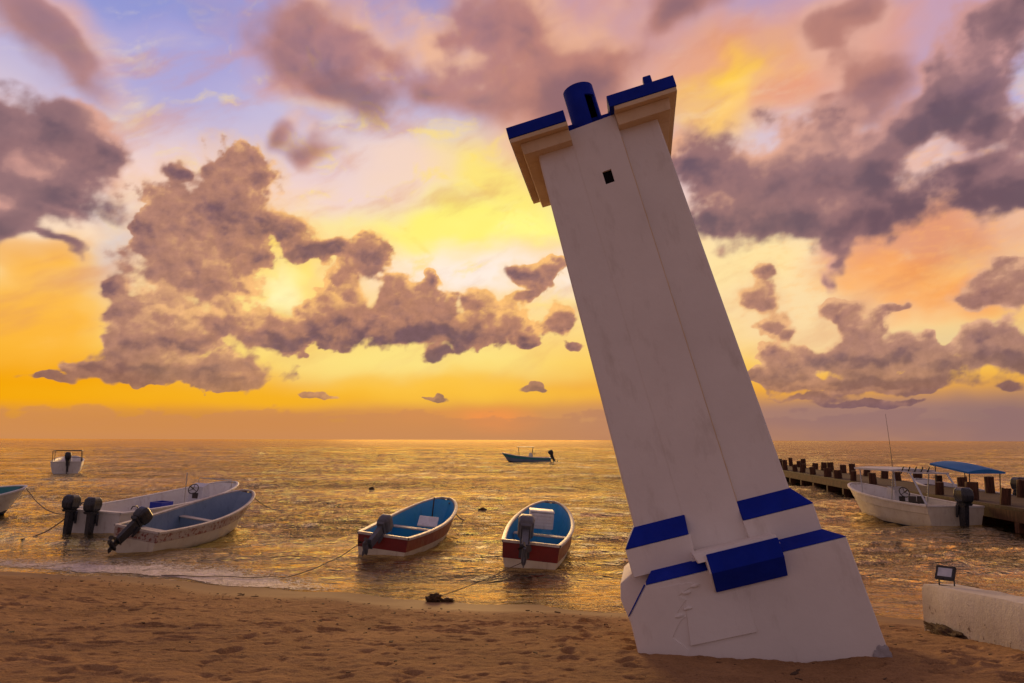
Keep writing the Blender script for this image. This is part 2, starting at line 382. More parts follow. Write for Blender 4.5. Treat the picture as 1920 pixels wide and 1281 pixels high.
M['gunwale_wood'] = mat('gunwale_paint', painted((.60, .55, .50), (.46, .38, .32), (.26, .13, .09), 5, .5, .2, chips=(.18, .08, .05), chip_t=.62))
M['antifoul'] = mat('antifoul', painted((.02, .05, .14), (.02, .04, .09), (.05, .06, .06), 4, .6, .2))
M['motor_black'] = mat('motor_black', painted((.018, .018, .022), (.026, .026, .032), None, 4, .28, .05), rough=.3)
M['motor_grey'] = mat('motor_grey', painted((.10, .10, .12), (.075, .075, .09), (.05, .05, .055), 5, .4, .1), rough=.4)
M['metal'] = mat('metal', col=(.5, .5, .5), rough=.35, metal=.9)
M['dark_metal'] = mat('dark_metal', painted((.05, .045, .04), (.08, .06, .05), None, 8, .5, .2), rough=.5, metal=.5)
M['canvas_blue'] = mat('canvas_blue', painted((.012, .16, .46), (.012, .13, .38), None, 2, .85, .4), rough=.85)
M['canvas_white'] = mat('canvas_white', painted((.62, .60, .62), (.52, .5, .52), (.4, .37, .37), 2, .6, .2), rough=.6)
M['plastic_blue'] = mat('plastic_blue', col=(.01, .03, .4), rough=.4)
M['plastic_white'] = mat('plastic_white', painted((.7, .7, .72), (.6, .58, .6), (.4, .36, .34), 4, .5, .1), rough=.5)
M['orange'] = mat('orange', col=(.5, .13, .02), rough=.6)
M['rope'] = mat('rope', col=(.16, .11, .07), rough=.9)
M['weed'] = mat('weed', painted((.06, .03, .015), (.10, .05, .02), (.02, .012, .008), 12, .9, 1.0, bd=.03), rough=.9)
M['glass'] = mat('lamp_glass', painted((.55, .58, .66), (.42, .45, .52), None, 8, .12, .0), rough=.12)
def wood(t, b):
    co = obco(t); n = t.noise(t.mapping(co, sc=(1, 1, .15)), 18, 6, .6); n2 = t.noise(co, 2.5, 5, .6)
    c = t.mix(t.rng(n, .3, .7), (.040, .016, .009, 1), (.125, .052, .028, 1)); c = t.mix(t.rng(n2, .5, .7, 0, .6), c, (.02, .010, .008, 1))
    t.l.new(c, b.inputs['Base Color']); bump(t, b, n, .8, .01)
M['pile_wood'] = mat('pile_wood', wood, rough=.85, spec=.2)
def planks(t, b):
    co = obco(t); sx = t.new('ShaderNodeSeparateXYZ'); t.l.new(co, sx.inputs[0])
    fr = t.math('FRACT', t.math('MULTIPLY', sx.outputs[1], 5.5)); gap = t.math('LESS_THAN', fr, .07)
    cell = t.new('ShaderNodeTexWhiteNoise', noise_dimensions='1D'); t.l.new(t.math('FLOOR', t.math('MULTIPLY', sx.outputs[1], 5.5)), cell.inputs['W'])
    n = t.noise(t.mapping(co, sc=(.2, 1, 1)), 12, 5, .6)
    c = t.mix(t.math('MULTIPLY_ADD', cell.outputs[0], .6, t.math('MULTIPLY', n, .5)), (.030, .014, .009, 1), (.085, .038, .022, 1))
    c = t.mix(gap, c, (.008, .005, .004, 1)); t.l.new(c, b.inputs['Base Color'])
    bump(t, b, t.math('SUBTRACT', n, gap), .6, .01)
M['planks'] = mat('planks', planks, rough=.8, spec=.25)
def wallpaint(t, b):
    co = obco(t); n1 = t.noise(co, 2, 6, .6); n3 = t.noise(co, 9, 8, .7); n5 = t.noise(co, 38, 6, .7)
    sx = t.new('ShaderNodeSeparateXYZ'); t.l.new(co, sx.inputs[0])
    c = t.mix(t.rng(n1, .35, .65), (.66, .60, .52, 1), (.54, .48, .40, 1))
    low = t.rng(sx.outputs[2], -.35, .1, 1, 0)
    c = t.mix(t.math('MULTIPLY', t.rng(t.math('MULTIPLY_ADD', low, .13, n3), .64, .69), .8), c, (.11, .06, .045, 1))
    c = t.mix(t.math('MULTIPLY', t.rng(n5, .64, .68), .8), c, (.09, .05, .04, 1))
    t.l.new(c, b.inputs['Base Color']); bump(t, b, t.math('ADD', n3, t.math('MULTIPLY', n5, .5)), .7, .02)
M['wall_paint'] = mat('wall_paint', wallpaint, rough=.85, spec=.2)

# ================================================================== sky dome
def sky_dome():
    ax = np.concatenate([np.arange(-180, -48, 3.0), np.arange(-48, 48, .115), np.arange(48, 180.01, 3.0)])
    ax[0] = -180
    ey = np.concatenate([[-3.0, -1.5], np.arange(-.5, 39, .115), np.arange(39.2, 60, .8), np.arange(60, 90.1, 3)])
    ey[-1] = 90
    X, Y = np.meshgrid(ax, ey); n, m = X.shape
    vis = (np.abs(X) <= 48.2) & (Y < 45)
    clear = np.zeros(X.shape + (3,)); cloud = clear.copy(); cover = np.full(X.shape, -1.0)
    xs, ys = X[vis], Y[vis]
    a, c, d = sky_fields(xs, np.maximum(ys, -.3))
    clear[vis], cloud[vis], cover[vis] = a, c, d
    # away from the sunset: dusky mauve cloud over dull blue
    rx, ry = np.radians(X), np.radians(Y)
    q = fbm(X / 14, Y / 10, 5, .5, 77)
    dusk = mixc(sstep(q, -.2, .35), L3((146, 126, 138)) * SKYBACK, L3((124, 98, 102)) * SKYBACK)
    f = sstep(np.abs(X), 62, 38) * sstep(Y, 58, 38)
    a0, c0, d0 = sky_fields(X[~vis], np.clip(Y[~vis], -.3, 44)) 
    clear[~vis], cloud[~vis], cover[~vis] = a0, c0, d0
    clear = mixc(f, dusk, clear); cloud = mixc(f, dusk, cloud); cover = cover
    Rr = 29000.0
    co = np.stack([np.sin(rx) * np.cos(ry), np.cos(rx) * np.cos(ry), np.sin(ry)], -1) * Rr
    co = co.reshape(-1, 3)
    idx = np.arange(n * m).reshape(n, m)
    fa = np.stack([idx[:-1, :-1], idx[:-1, 1:], idx[1:, 1:], idx[1:, :-1]], -1).reshape(-1, 4)
    me = bpy.data.meshes.new('sky'); me.vertices.add(n * m); me.vertices.foreach_set('co', co.ravel())
    me.loops.add(fa.size); me.loops.foreach_set('vertex_index', fa.ravel().astype(np.int32))
    me.polygons.add(len(fa)); me.polygons.foreach_set('loop_start', np.arange(0, fa.size, 4, dtype=np.int32))
    me.update(); me.validate()
    for nm, arr in (('clear_sky', clear), ('cloud', cloud)):
        at = me.attributes.new(nm, 'FLOAT_VECTOR', 'POINT'); at.data.foreach_set('vector', arr.reshape(-1).astype(np.float32))
    at = me.attributes.new('cover', 'FLOAT', 'POINT'); at.data.foreach_set('value', cover.ravel().astype(np.float32))
    m_ = bpy.data.materials.new('evening_sky'); m_.use_nodes = True; t = NT(m_.node_tree); t.n.clear()
    g = lambda nm, k: (lambda nn: (setattr(nn, 'attribute_name', nm), nn.outputs[k])[1])(t.new('ShaderNodeAttribute'))
    co = t.vmath('SCALE', t.new('ShaderNodeNewGeometry').outputs['Position']); co.node.inputs['Scale'].default_value = 1 / Rr
    fine = t.math('SUBTRACT', t.noise(co, 90, 7, .62), .5)
    cov = t.math('MULTIPLY_ADD', fine, .14, g('cover', 2))
    soft = t.rng(t.noise(co, 11, 3, .5), .38, .62, .12, .52)              # some edges crisp, some melting away
    al = t.math('DIVIDE', cov, soft, clamp=True); al = t.math('MULTIPLY', t.math('MULTIPLY', al, al), t.math('MULTIPLY', t.math('SUBTRACT', 3.0, t.math('MULTIPLY', al, 2.0)), .96))
    cc = t.mix(al, g('clear_sky', 0), t.mix(t.rng(fine, -.18, .2), t.vmath('MULTIPLY', g('cloud', 1), (.88, .87, .87)), t.vmath('MULTIPLY', g('cloud', 1), (1.1, 1.1, 1.1))))
    em = t.new('ShaderNodeEmission'); t.l.new(cc, em.inputs[0]); em.inputs[1].default_value = 1.0
    ou = t.new('ShaderNodeOutputMaterial'); t.l.new(em.outputs[0], ou.inputs[0])
    m_.cycles.emission_sampling = 'NONE'
    o = add('sky', me, m_); tag(o, kind='structure'); o.visible_shadow = False
    return o
SKYBACK = 1.05
sky_dome()

# ================================================================== shore, sand and water
SHX = [-60, -30, -9.46, -6.11, -4.22, -1.33, .34, 1.69, 5.39, 7.29, 30, 60]
SHY = [18.5, 17.0, 14.95, 13.95, 13.10, 12.22, 11.82, 11.65, 11.35, 11.15, 10.2, 9]
def shore(x): return np.interp(x, SHX, SHY) + .10 * np.sin(x * 1.7 + .6) + .05 * np.sin(x * 4.1)
_r = random.Random(21); FEET = []
for _k in range(26):
    fx0, fy0, fa0 = _r.uniform(-6.5, 5), _r.uniform(6.3, 10.6), _r.uniform(-.5, .5) + (0 if _k % 3 else 1.4)
    for _j in range(_r.randint(3, 8)):
        sd = .09 if _j % 2 else -.09
        FEET.append((fx0 + _j * .62 * math.cos(fa0) - sd * math.sin(fa0), fy0 + _j * .62 * math.sin(fa0) + sd * math.cos(fa0), fa0 + _r.uniform(-.15, .15)))
def ground(x, y, rough=True):
    x = np.atleast_1d(np.asarray(x, float)); y = np.atleast_1d(np.asarray(y, float))
    t = shore(x) - y
    z = np.where(t > 0, WATER + .045 * t + .60 * np.tanh(.108 * np.log1p(np.exp(np.clip(4 * (t - 1.0), -30, 60))) / 4 / .60) * (1 - np.exp(-np.maximum(t, 0) * 3)) - .035 * np.maximum(t - 4.5, 0), WATER + np.maximum(t, -25) * .14)
    if rough:
        dry = sstep(t, .5, 1.6)
        z = z + dry * (.018 * fbm(x * .9, y * 1.2, 3, .5, 90) + .020 * fbm(x * 3.0, y * 3.6, 4, .5, 92))
        z = z - dry * .035 * sstep(fbm(x * 4.2, y * 5.0, 4, .6, 95), .15, .5)          # footprints and scuffs
        z = z + dry * .018 * puff(x * 9, y * 11, 2, 96) + .006 * fbm(x * .8, y * 3, 3, .5, 97)
        # footprints: shallow ovals with a pushed-up rim
        for (fx_, fy_, fa) in FEET:
            c_, s_ = math.cos(fa), math.sin(fa); m_ = (np.abs(x - fx_) < .4) & (np.abs(y - fy_) < .4)
            if not m_.any(): continue
            dx, dy = x[m_] - fx_, y[m_] - fy_; r = np.sqrt(((dx * c_ + dy * s_) / .15) ** 2 + ((-dx * s_ + dy * c_) / .065) ** 2)
            z = np.array(z); z[m_] += (-.035 * np.exp(-(r / .8) ** 4) + .016 * np.exp(-((r - 1.35) / .35) ** 2)) * dry[m_]
        # sand drifted against the foot of the tower and the wall
        z = z + .06 * np.exp(-((x - 3.4) ** 2 + (y - 7.2) ** 2) / .25) 
    return z
def grid_mesh(name, X, Y, Z, material, attrs=()):
    n, m = X.shape; me = bpy.data.meshes.new(name)
    co = np.stack([X, Y, Z], -1).reshape(-1, 3); idx = np.arange(n * m).reshape(n, m)
    fa = np.stack([idx[:-1, :-1], idx[:-1, 1:], idx[1:, 1:], idx[1:, :-1]], -1).reshape(-1, 4)
    me.vertices.add(n * m); me.vertices.foreach_set('co', co.ravel())
    me.loops.add(fa.size); me.loops.foreach_set('vertex_index', fa.ravel().astype(np.int32))
    me.polygons.add(len(fa)); me.polygons.foreach_set('loop_start', np.arange(0, fa.size, 4, dtype=np.int32))
    me.update(); me.validate()
    for nm, arr in attrs:
        at = me.attributes.new(nm, 'FLOAT', 'POINT'); at.data.foreach_set('value', arr.ravel().astype(np.float32))
    return add(name, me, material, smooth=True)
def attr(t, nm):
    a = t.new('ShaderNodeAttribute'); a.attribute_name = nm; return a.outputs['Fac']

def sandfn(t, b):
    co = obco(t); wet = attr(t, 'wet')
    n1 = t.noise(co, .9, 5, .6); n2 = t.noise(t.mapping(co, sc=(1, 1.8, 1)), 6, 6, .65); n3 = t.noise(co, 60, 4, .7); n6 = t.noise(t.mapping(co, sc=(1, 1.7, 1)), 16, 5, .7)
    c = t.mix(t.rng(n1, .35, .65), (.36, .20, .088, 1), (.21, .112, .050, 1))
    c = t.mix(t.rng(n2, .5, .72, 0, .65), c, (.17, .095, .05, 1))
    c = t.mix(t.rng(n6, .56, .68, 0, .85), c, (.09, .045, .028, 1))        # bits of weed and damp hollows
    c = t.mix(t.rng(n3, .35, .65, 0, .35), c, (.58, .34, .16, 1))
    c = t.mix(wet, c, (.30, .18, .09, 1))
    t.l.new(c, b.inputs['Base Color'])
    t.l.new(t.rng(wet, 0, 1, .95, .75), b.inputs['Roughness'])
    t.l.new(t.rng(wet, 0, 1, .1, .08), b.inputs['Specular IOR Level'])
    h = t.math('MULTIPLY', t.math('ADD', t.math('MULTIPLY', n2, 1.0), t.math('ADD', t.math('MULTIPLY', n6, .5), t.math('MULTIPLY', n3, .12))), t.rng(wet, 0, 1, 1, .02))
    bump(t, b, h, .9, .035)
M['sand'] = mat('sand', sandfn)
gx = np.concatenate([np.linspace(-400, -16, 20)[:-1], np.arange(-16, -7, .06), np.arange(-7, 6.6, .028), np.arange(6.6, 12, .06), np.linspace(12, 400, 20)])
gy = np.concatenate([np.linspace(-300, 2, 20)[:-1], np.arange(2, 5.5, .1), np.arange(5.5, 11.5, .026), np.arange(11.5, 15.5, .05), np.arange(15.5, 42, .8)])
GX, GY = np.meshgrid(gx, gy); GZ = ground(GX, GY)
T_ = shore(GX) - GY
wet = (1 - sstep(T_ + .3 * fbm(GX * .8, GY * .8, 3, .5, 98), .55, 1.25))
tag(grid_mesh('sand', GX, GY, GZ, M['sand'], [('wet', wet)]), kind='structure')

def waterfn(t, b):
    t.n.remove(b)
    co = obco(t); deep = attr(t, 'deep')
    far = t.new('ShaderNodeSeparateXYZ'); t.l.new(co, far.inputs[0])
    w1 = t.noise(t.mapping(co, rot=(0, 0, R(8)), sc=(.55, 1, 1)), .55, 3, .5)
    w2 = t.noise(t.mapping(co, rot=(0, 0, R(-14)), sc=(.6, 1, 1)), 2.4, 4, .55, dist=.5)
    w3 = t.noise(t.mapping(co, rot=(0, 0, R(20)), sc=(.7, 1, 1)), 8.0, 4, .6, dist=.4)
    calm = t.rng(attr(t, 'deep'), 0, .6, .62, 1.0, smooth=True)
    wm = t.noise(t.mapping(co, rot=(0, 0, R(-6)), sc=(.5, 1, 1)), 1.25, 5, .6, dist=.6)
    rdg = t.math('SUBTRACT', 1.0, t.math('ABSOLUTE', t.math('MULTIPLY', t.math('SUBTRACT', wm, .5), 5.0)))       # sharp little crests
    h = t.math('ADD', t.math('MULTIPLY', w1, .30), t.math('ADD', t.math('MULTIPLY', w2, .17), t.math('MULTIPLY', w3, .045)))
    wf = t.noise(t.mapping(co, rot=(0, 0, R(11)), sc=(.75, 1, 1)), 4.2, 3, .55, dist=.8)
    rf = t.math('SUBTRACT', 1.0, t.math('ABSOLUTE', t.math('MULTIPLY', t.math('SUBTRACT', wf, .5), 6.0)))
    h = t.math('ADD', h, t.math('ADD', t.math('MULTIPLY', rdg, .055), t.math('MULTIPLY', rf, .022)))
    gust = t.noise(t.mapping(co, sc=(.35, 1, 1)), .16, 3, .55)                # ruffled and calmer patches
    h = t.math('MULTIPLY', h, t.rng(gust, .35, .65, .5, 1.45))
    h = t.math('MULTIPLY', h, calm)
    bn = t.new('ShaderNodeBump'); bn.inputs['Strength'].default_value = 1.0; bn.inputs['Distance'].default_value = 1.0; t.l.new(h, bn.inputs['Height'])
    gl = t.new('ShaderNodeBsdfGlossy'); gl.inputs['Roughness'].default_value = .06; gl.inputs['Color'].default_value = (1, .80, .46, 1); t.l.new(bn.outputs[0], gl.inputs['Normal'])
    fr = t.new('ShaderNodeFresnel'); fr.inputs['IOR'].default_value = 1.6; t.l.new(bn.outputs[0], fr.inputs['Normal'])
    df = t.new('ShaderNodeBsdfDiffuse'); 
    n1 = t.noise(co, .12, 3, .5)
    t.l.new(t.mix(t.rng(n1, .35, .65), (.034, .024, .010, 1), (.012, .014, .010, 1)), df.inputs['Color'])
    tr = t.new('ShaderNodeBsdfTransparent'); tr.inputs['Color'].default_value = (.80, .82, .70, 1)
    m1 = t.new('ShaderNodeMixShader'); t.l.new(t.rng(deep, 0, .8, .08, 1.0), m1.inputs[0]); t.l.new(tr.outputs[0], m1.inputs[1]); t.l.new(df.outputs[0], m1.inputs[2])
    m2 = t.new('ShaderNodeMixShader'); t.l.new(t.rng(fr.outputs[0], .045, .42, .04, 1.0), m2.inputs[0]); t.l.new(m1.outputs[0], m2.inputs[1]); t.l.new(gl.outputs[0], m2.inputs[2])
    t.l.new(m2.outputs[0], t.n['Material Output'].inputs[0])
M['water'] = mat('sea_water', waterfn)
def wave_z(X, Y, dist):
    z = 0 * X
    rng_ = np.random.RandomState(4)
    for lam, amp in ((7.5, .045), (4.6, .035), (2.9, .026), (1.7, .018), (1.05, .013), (.62, .009), (.36, .005)):
        for k in range(3):
            th = R(90 + rng_.uniform(-38, 38)); ph = rng_.uniform(0, 6.28); l2 = lam * rng_.uniform(.85, 1.2)
            wob = 1.2 * perlin(X / (lam * 2.3) + k * 9, Y / (lam * 1.6), 200 + k)
            fade = np.clip((lam * 110 - dist) / (lam * 60), 0, 1)
            z = z + amp * .75 * fade * np.sin(2 * PI * (X * math.cos(th) + Y * math.sin(th)) / l2 + ph + wob * 2)
    return z
ang = np.radians(np.concatenate([np.linspace(-89, -46, 30)[:-1], np.linspace(-46, 46, 1000), np.linspace(46, 89, 30)[1:]]))
rr = [7.0]
while rr[-1] < 28000: rr.append(rr[-1] * (1.0085 if rr[-1] < 260 else 1.06))
rr = np.array(rr)
TH, RR = np.meshgrid(ang, rr)
WX, WY = RR * np.sin(TH), RR * np.cos(TH)
dep = WY - shore(WX)
WZ = WATER + wave_z(WX, WY, RR) * np.clip((dep + .4) / 5, 0.12, 1)
# swash: a thin sheet running a little way up the sand
WZ = WZ + .01 * sstep(dep, 1.5, 0)
tag(grid_mesh('sea', WX, WY, WZ, M['water'], [('deep', np.clip(dep / 9.0, 0, 1))]), kind='structure')

# foam left by the last small wave, widest on the left
def foamfn(t, b):
    co = obco(t); dn = attr(t, 'dense')
    n1 = t.noise(co, 2.2, 6, .62, dist=.8); v = t.new('ShaderNodeTexVoronoi', feature='DISTANCE_TO_EDGE'); v.inputs['Scale'].default_value = 9
    t.l.new(t.vmath('MULTIPLY_ADD', t.noise(co, 5, 4, .6, color=True), (.35, .35, .35), t.mapping(co, sc=(.55, 1, 1))), v.inputs['Vector'])
    lace = t.rng(v.outputs['Distance'], .12, .02)
    n2 = t.noise(t.mapping(co, sc=(.5, 1, 1)), 14, 5, .65)
    a = t.math('ADD', t.math('MULTIPLY', lace, .35), t.math('ADD', n1, t.math('MULTIPLY', n2, .45)))
    a = t.rng(t.math('ADD', a, t.math('MULTIPLY', dn, .75)), 1.26, 1.46, smooth=True)
    t.l.new(t.math('MULTIPLY', a, .92), b.inputs['Alpha']); bump(t, b, t.math('ADD', n2, lace), 1.0, .04)
M['foam'] = mat('foam', foamfn, col=(.88, .74, .68), rough=.6)
fx = np.arange(-24, 13, .07); fy = np.linspace(-.10, 2.6, 60)
FX, FT = np.meshgrid(fx, fy); FY = shore(FX) + FT
wgt = np.interp(FX, [-24, -10, -7.5, -5.5, -4.2, -3.2, -2, 5, 13], [.75, .8, .95, 1.05, .95, .5, .12, .35, .3])
line = np.exp(-(FT / .05) ** 2) * .42
wid = np.interp(FX, [-24, -10, -5, -3, 13], [1.5, 1.4, 2.1, 1.1, .6])
dense = np.maximum(wgt * sstep(FT, wid, wid * .3) * sstep(FT, -.12, .05), line * np.clip(wgt * 2, .7, 1))
FZ = np.maximum(WATER + wave_z(FX, FY, np.hypot(FX, FY)) * np.clip((FT + .4) / 5, .12, 1) + .01 * sstep(FT, 1.5, 0), ground(FX, FY)) + .008
tag(grid_mesh('foam', FX, FY, FZ, M['foam'], [('dense', dense)]), kind='stuff')

# ================================================================== leaning lighthouse, built upright and then tilted as a whole
def lighthouse():
    A = Vector((.95501, -.14567, .25833)); B = Vector((.16719, .98389, -.06332)); U = Vector((-.24495, .10366, .96398))
    root = empty('leaning_lighthouse', label='white lighthouse with blue trim leaning far to the left on the sand', cat='lighthouse')
    root.matrix_world = Matrix(((A.x, B.x, U.x, 2.4387), (A.y, B.y, U.y, 8.1944), (A.z, B.z, U.z, 0), (0, 0, 0, 1)))
    W, Bl = M['whitewash'], M['blue_paint']
    def frus(mb, a0, a1, b0, b1, h0, c0, c1, d0, d1, h1, m=0):   # lower rectangle a,b at h0 -> upper rectangle c,d at h1
        mb.hull([(a, b, h0) for a in (a0, a1) for b in (b0, b1)] + [(c, d, h1) for c in (c0, c1) for d in (d0, d1)], m)
    def soften(o, w=.008, seg=2):
        md = o.modifiers.new('edge', 'BEVEL'); md.width = w; md.segments = seg; md.limit_method = 'ANGLE'; md.angle_limit = R(25)
        for p in o.data.polygons: p.use_smooth = True
        o.data.set_sharp_from_angle(angle=R(40)); return o
    # shaft, slowly narrowing
    mb = MB(); nl = 26; rows = []
    for i in range(nl + 1):
        t_ = i / nl; h = .95 + t_ * 4.63; w = .785 + (.700 - .785) * (h - 1.33) / 4.25; s_ = w * .972
        rows.append([(-w, -s_, h), (w, -s_, h), (w, s_, h), (-w, s_, h)])
    mb.quadgrid(rows, closed=True)
    soften(mb.build('shaft', W, root), .02)
    # pilaster up the middle of the seaward face, running on above the cap, with its slit window
    ht = 5.745; sl = (-.062, .040, 4.972, 5.127)
    def fr(h): return -(.785 - .085 * (h - 1.33) / 4.25) * .972          # face of the shaft
    def yl(h): return fr(h) - .004
    def yr(h): return fr(h) - .062
    def ym(a, h): return yl(h) + (yr(h) - yl(h)) * (a + .285) / .535
    hs_ = [.93, 1.6, 2.3, 3.0, 3.4, 3.7, 4.0, 4.3, 4.6, sl[2] - .15, sl[2], sl[3], 5.3, 5.5, ht]; as_ = [-.285, sl[0], sl[1], .25]
    mb = MB()
    for i in range(len(hs_) - 1):
        for j in range(3):
            if j == 1 and hs_[i] == sl[2]: continue
            mb.poly([(a, ym(a, h), h) for a, h in ((as_[j], hs_[i]), (as_[j + 1], hs_[i]), (as_[j + 1], hs_[i + 1]), (as_[j], hs_[i + 1]))])
        for a in (-.285, .25):
            mb.poly([(a, ym(a, hs_[i]), hs_[i]), (a, -.60, hs_[i]), (a, -.60, hs_[i + 1]), (a, ym(a, hs_[i + 1]), hs_[i + 1])])
    mb.poly([(-.285, ym(-.285, ht), ht), (.25, ym(.25, ht), ht), (.25, -.6, ht), (-.285, -.6, ht)])
    mb.poly([(-.285, -.6, 5.5), (.25, -.6, 5.5), (.25, -.6, ht), (-.285, -.6, ht)])
    pil = mb.build('pilaster', W, root, smooth=45)
    
    mb = MB()
    c = [(sl[0], sl[2]), (sl[1], sl[2]), (sl[1], sl[3]), (sl[0], sl[3])]
    for i in range(4):
        (p, q), (r_, s_) = c[i], c[(i + 1) % 4]
        mb.poly([(p, ym(p, q), q), (r_, ym(r_, s_), s_), (r_, fr(s_) - .004, s_), (p, fr(q) - .004, q)], 0)
    mb.poly([(p, fr(q) - .004, q) for p, q in c], 1)  # black panel closes the shallow slit, painted in place of deep shade
    mb.build('window_opening', [W, M['hole_shade']], pil)
    put_seam = MB(); put_seam.tube([(.256 + .004 * mnoise.noise(Vector((k * .9, 0, 0))), fr(.98 + k * .1) + .001 + .002 * mnoise.noise(Vector((k * .7, 3, 0))), .98 + k * .1) for k in range(46)], [.010 + .006 * abs(mnoise.noise(Vector((k * .5, 8, 0)))) for k in range(46)], 6)
    put_seam.build('seam', M['soffit'], pil, smooth=60)
    # cap: stepped mouldings and a flat roof slab, broken in the middle of the front by the pilaster
    wc, sc_ = .955, .928
    mb = MB()
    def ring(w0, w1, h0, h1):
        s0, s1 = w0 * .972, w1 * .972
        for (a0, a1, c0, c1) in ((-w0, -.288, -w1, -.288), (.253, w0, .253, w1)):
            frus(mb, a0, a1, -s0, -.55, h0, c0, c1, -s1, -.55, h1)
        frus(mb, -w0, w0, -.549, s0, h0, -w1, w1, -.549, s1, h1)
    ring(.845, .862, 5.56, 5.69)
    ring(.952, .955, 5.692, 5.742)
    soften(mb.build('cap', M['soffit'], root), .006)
    mb = MB()
    def slab(w, h0, h1):
        s = w * .972
        for (a0, a1) in ((-w, -.290), (.205, w)): mb.box((a0, -s, h0), (a1, -.55, h1))
        mb.box((-w, -.548, h0), (w, s, h1))
    slab(.962, 5.744, 5.885)
    soften(mb.build('roof_slab', Bl, root), .007)
    # blue cylinder with a doorway cut in it, standing in the gap of the roof
    mb = MB(); n = 48; cx_, cy_, r_, h0, h1 = -.045, -.50, .178, 5.70, 6.30
    door = [k for k in range(n) if -78 <= ((math.degrees(2 * PI * k / n) + 180) % 360 - 180) < -32]
    P_ = lambda k, h, r: (cx_ + r * math.cos(2 * PI * k / n), cy_ + r * math.sin(2 * PI * k / n), h)
    for r, fl in ((r_, 0), (r_ - .03, 0)):
        for k in range(n):
            for (a, b) in ((h0, 6.14), (6.14, h1)):
                if k in door and a == h0: continue
                mb.poly([P_(k, a, r), P_(k + 1, a, r), P_(k + 1, b, r), P_(k, b, r)], fl if r == r_ else 1)
    for k in range(n):
        mb.poly([P_(k, h1, r_), P_(k + 1, h1, r_), (cx_, cy_, h1 + .02)], 0)
    for k in door: mb.poly([P_(k, 6.14, r_), P_(k + 1, 6.14, r_), P_(k + 1, 6.14, r_ - .03), P_(k, 6.14, r_ - .03)], 0)
    for k in (door[0], door[-1] + 1): mb.poly([P_(k, h0, r_), P_(k, 6.14, r_), P_(k, 6.14, r_ - .03), P_(k, h0, r_ - .03)], 0)
    mb.build('turret', [Bl, M['hole_shade']], root, smooth=40)
    mb = MB(); mb.box((.645, -.915, 5.886), (.735, -.80, 5.985), bev=.01)
    soften(mb.build('roof_block', Bl, root), .004)
    # stepped foot
    mb = MB()
    frus(mb, -.925, -.292, -.90, .90, .88, -.925, -.275, -.90, .90, 1.150)
    frus(mb, .256, .925, -.90, .90, .88, .245, .925, -.90, .90, 1.150)
    mb.box((-.30, -.768, .86), (.262, .88, 1.148))
    frus(mb, -.34, .26, -.925, -.80, .86, -.33, .255, -.900, -.80, .985)
    soften(mb.build('upper_plinth', W, root), .008)
    for (c0, c1, e0, e1) in ((-.928, -.290, -.79, -.268), (.252, .930, .245, .79)):
        mb = MB(); frus(mb, c0, c1, -.905, .905, 1.152, e0, e1, -.768, .77, 1.335)
        soften(mb.build('blue_ledge', Bl, root), .006)
    # base: its left front corner is cut away
    mb = MB()
    def extr(pts, b0, b1):
        mb.hull([(a, b0, h) for a, h in pts] + [(a, b1, h) for a, h in pts])
    extr([(-.822, .806), (-1.05, .565), (-1.075, -.2), (-1.10, -1.4), (1.13, -1.4), (1.075, .806)], -1.079, 1.04)
    extr([(-.90, .93), (-1.065, .845), (-1.105, .70), (-1.06, .50), (-1.0, .0), (-.6, .0), (-.6, .93)], -.80, .9)
    base = soften(mb.build('base', W, root), .012)
    mb = MB()
    frus(mb, -.822, -.19, -1.082, -.85, .808, -.738, -.19, -.905, -.85, .905)
    mb.hull([(-.824, -1.083, .808), (-1.052, -1.083, .566), (-1.064, -1.080, .572), (-.834, -1.080, .822), (-.824, -1.05, .808), (-1.05, -1.05, .572)])
    soften(mb.build('blue_ledge', Bl, root), .005)
    mb = MB(); frus(mb, .47, 1.08, -1.083, 1.04, .808, .47, .928, -.905, .9, .905)
    soften(mb.build('blue_ledge', Bl, root), .005)
    mb = MB()
    frus(mb, -.30, .47, -1.225, -.88, .90, -.32, .455, -1.19, -.88, .985)
    soften(mb.build('sill', W, root), .008)
    mb = MB()                                                   # the blue box under the sill, its lower half slanting back to the wall
    prof = [(-1.235, .958), (-1.262, .79), (-1.105, .600), (-1.0, .600), (-1.0, .958)]
    mb.hull([(a, b, h) for a in (-.205, .462) for b, h in prof])
    soften(mb.build('blue_box', Bl, root), .006)
    mb = MB(); mb.hull([(a, b, h) for a in (-.221, -.206) for b, h in [(-1.225, .95), (-1.25, .79), (-1.10, .61), (-1.0, .61), (-1.0, .95)]])
    mb.build('box_cheek', W, root)
    # later repairs to the render
    mb = MB()
    mb.hull([(-.575, -1.070, .195), (.045, -1.070, .180), (.045, -1.096, .186), (-.575, -1.099, .199), (.06, -1.0785, .56), (-.50, -1.0785, .62), (.045, -1.088, .235)])
    soften(mb.build('repair_slab', W, root), .004)
    mb = MB()
    edge = [(-.62, -.5), (-.622, .06), (-.592, .17), (-.63, .22), (-.70, .30), (-.655, .36), (-.585, .43), (-.53, .455), (-.60, .50), (-.545, .55), (-.48, .60), (-.55, .645), (-.44, .69), (-.34, .71), (-.42, .74)]
    left = [(-.80, .76), (-1.03, .54), (-1.055, .2), (-1.07, -.5)]
    out = edge + left
    mb.poly([(a - (.012 if i < len(edge) else 0), -1.088 + (0 if i < len(edge) else .006), h) for i, (a, h) in enumerate(out)])
    mb.quadgrid([[(a, -1.075, h) for a, h in out], [(a - (.012 if i < len(edge) else 0), -1.088 + (0 if i < len(edge) else .006), h) for i, (a, h) in enumerate(out)]], closed=True)
    o = mb.build('repair_render', W, root)
    bm_ = bmesh.new(); bm_.from_mesh(o.data); bmesh.ops.triangulate(bm_, faces=bm_.faces); bm_.to_mesh(o.data); bm_.free()
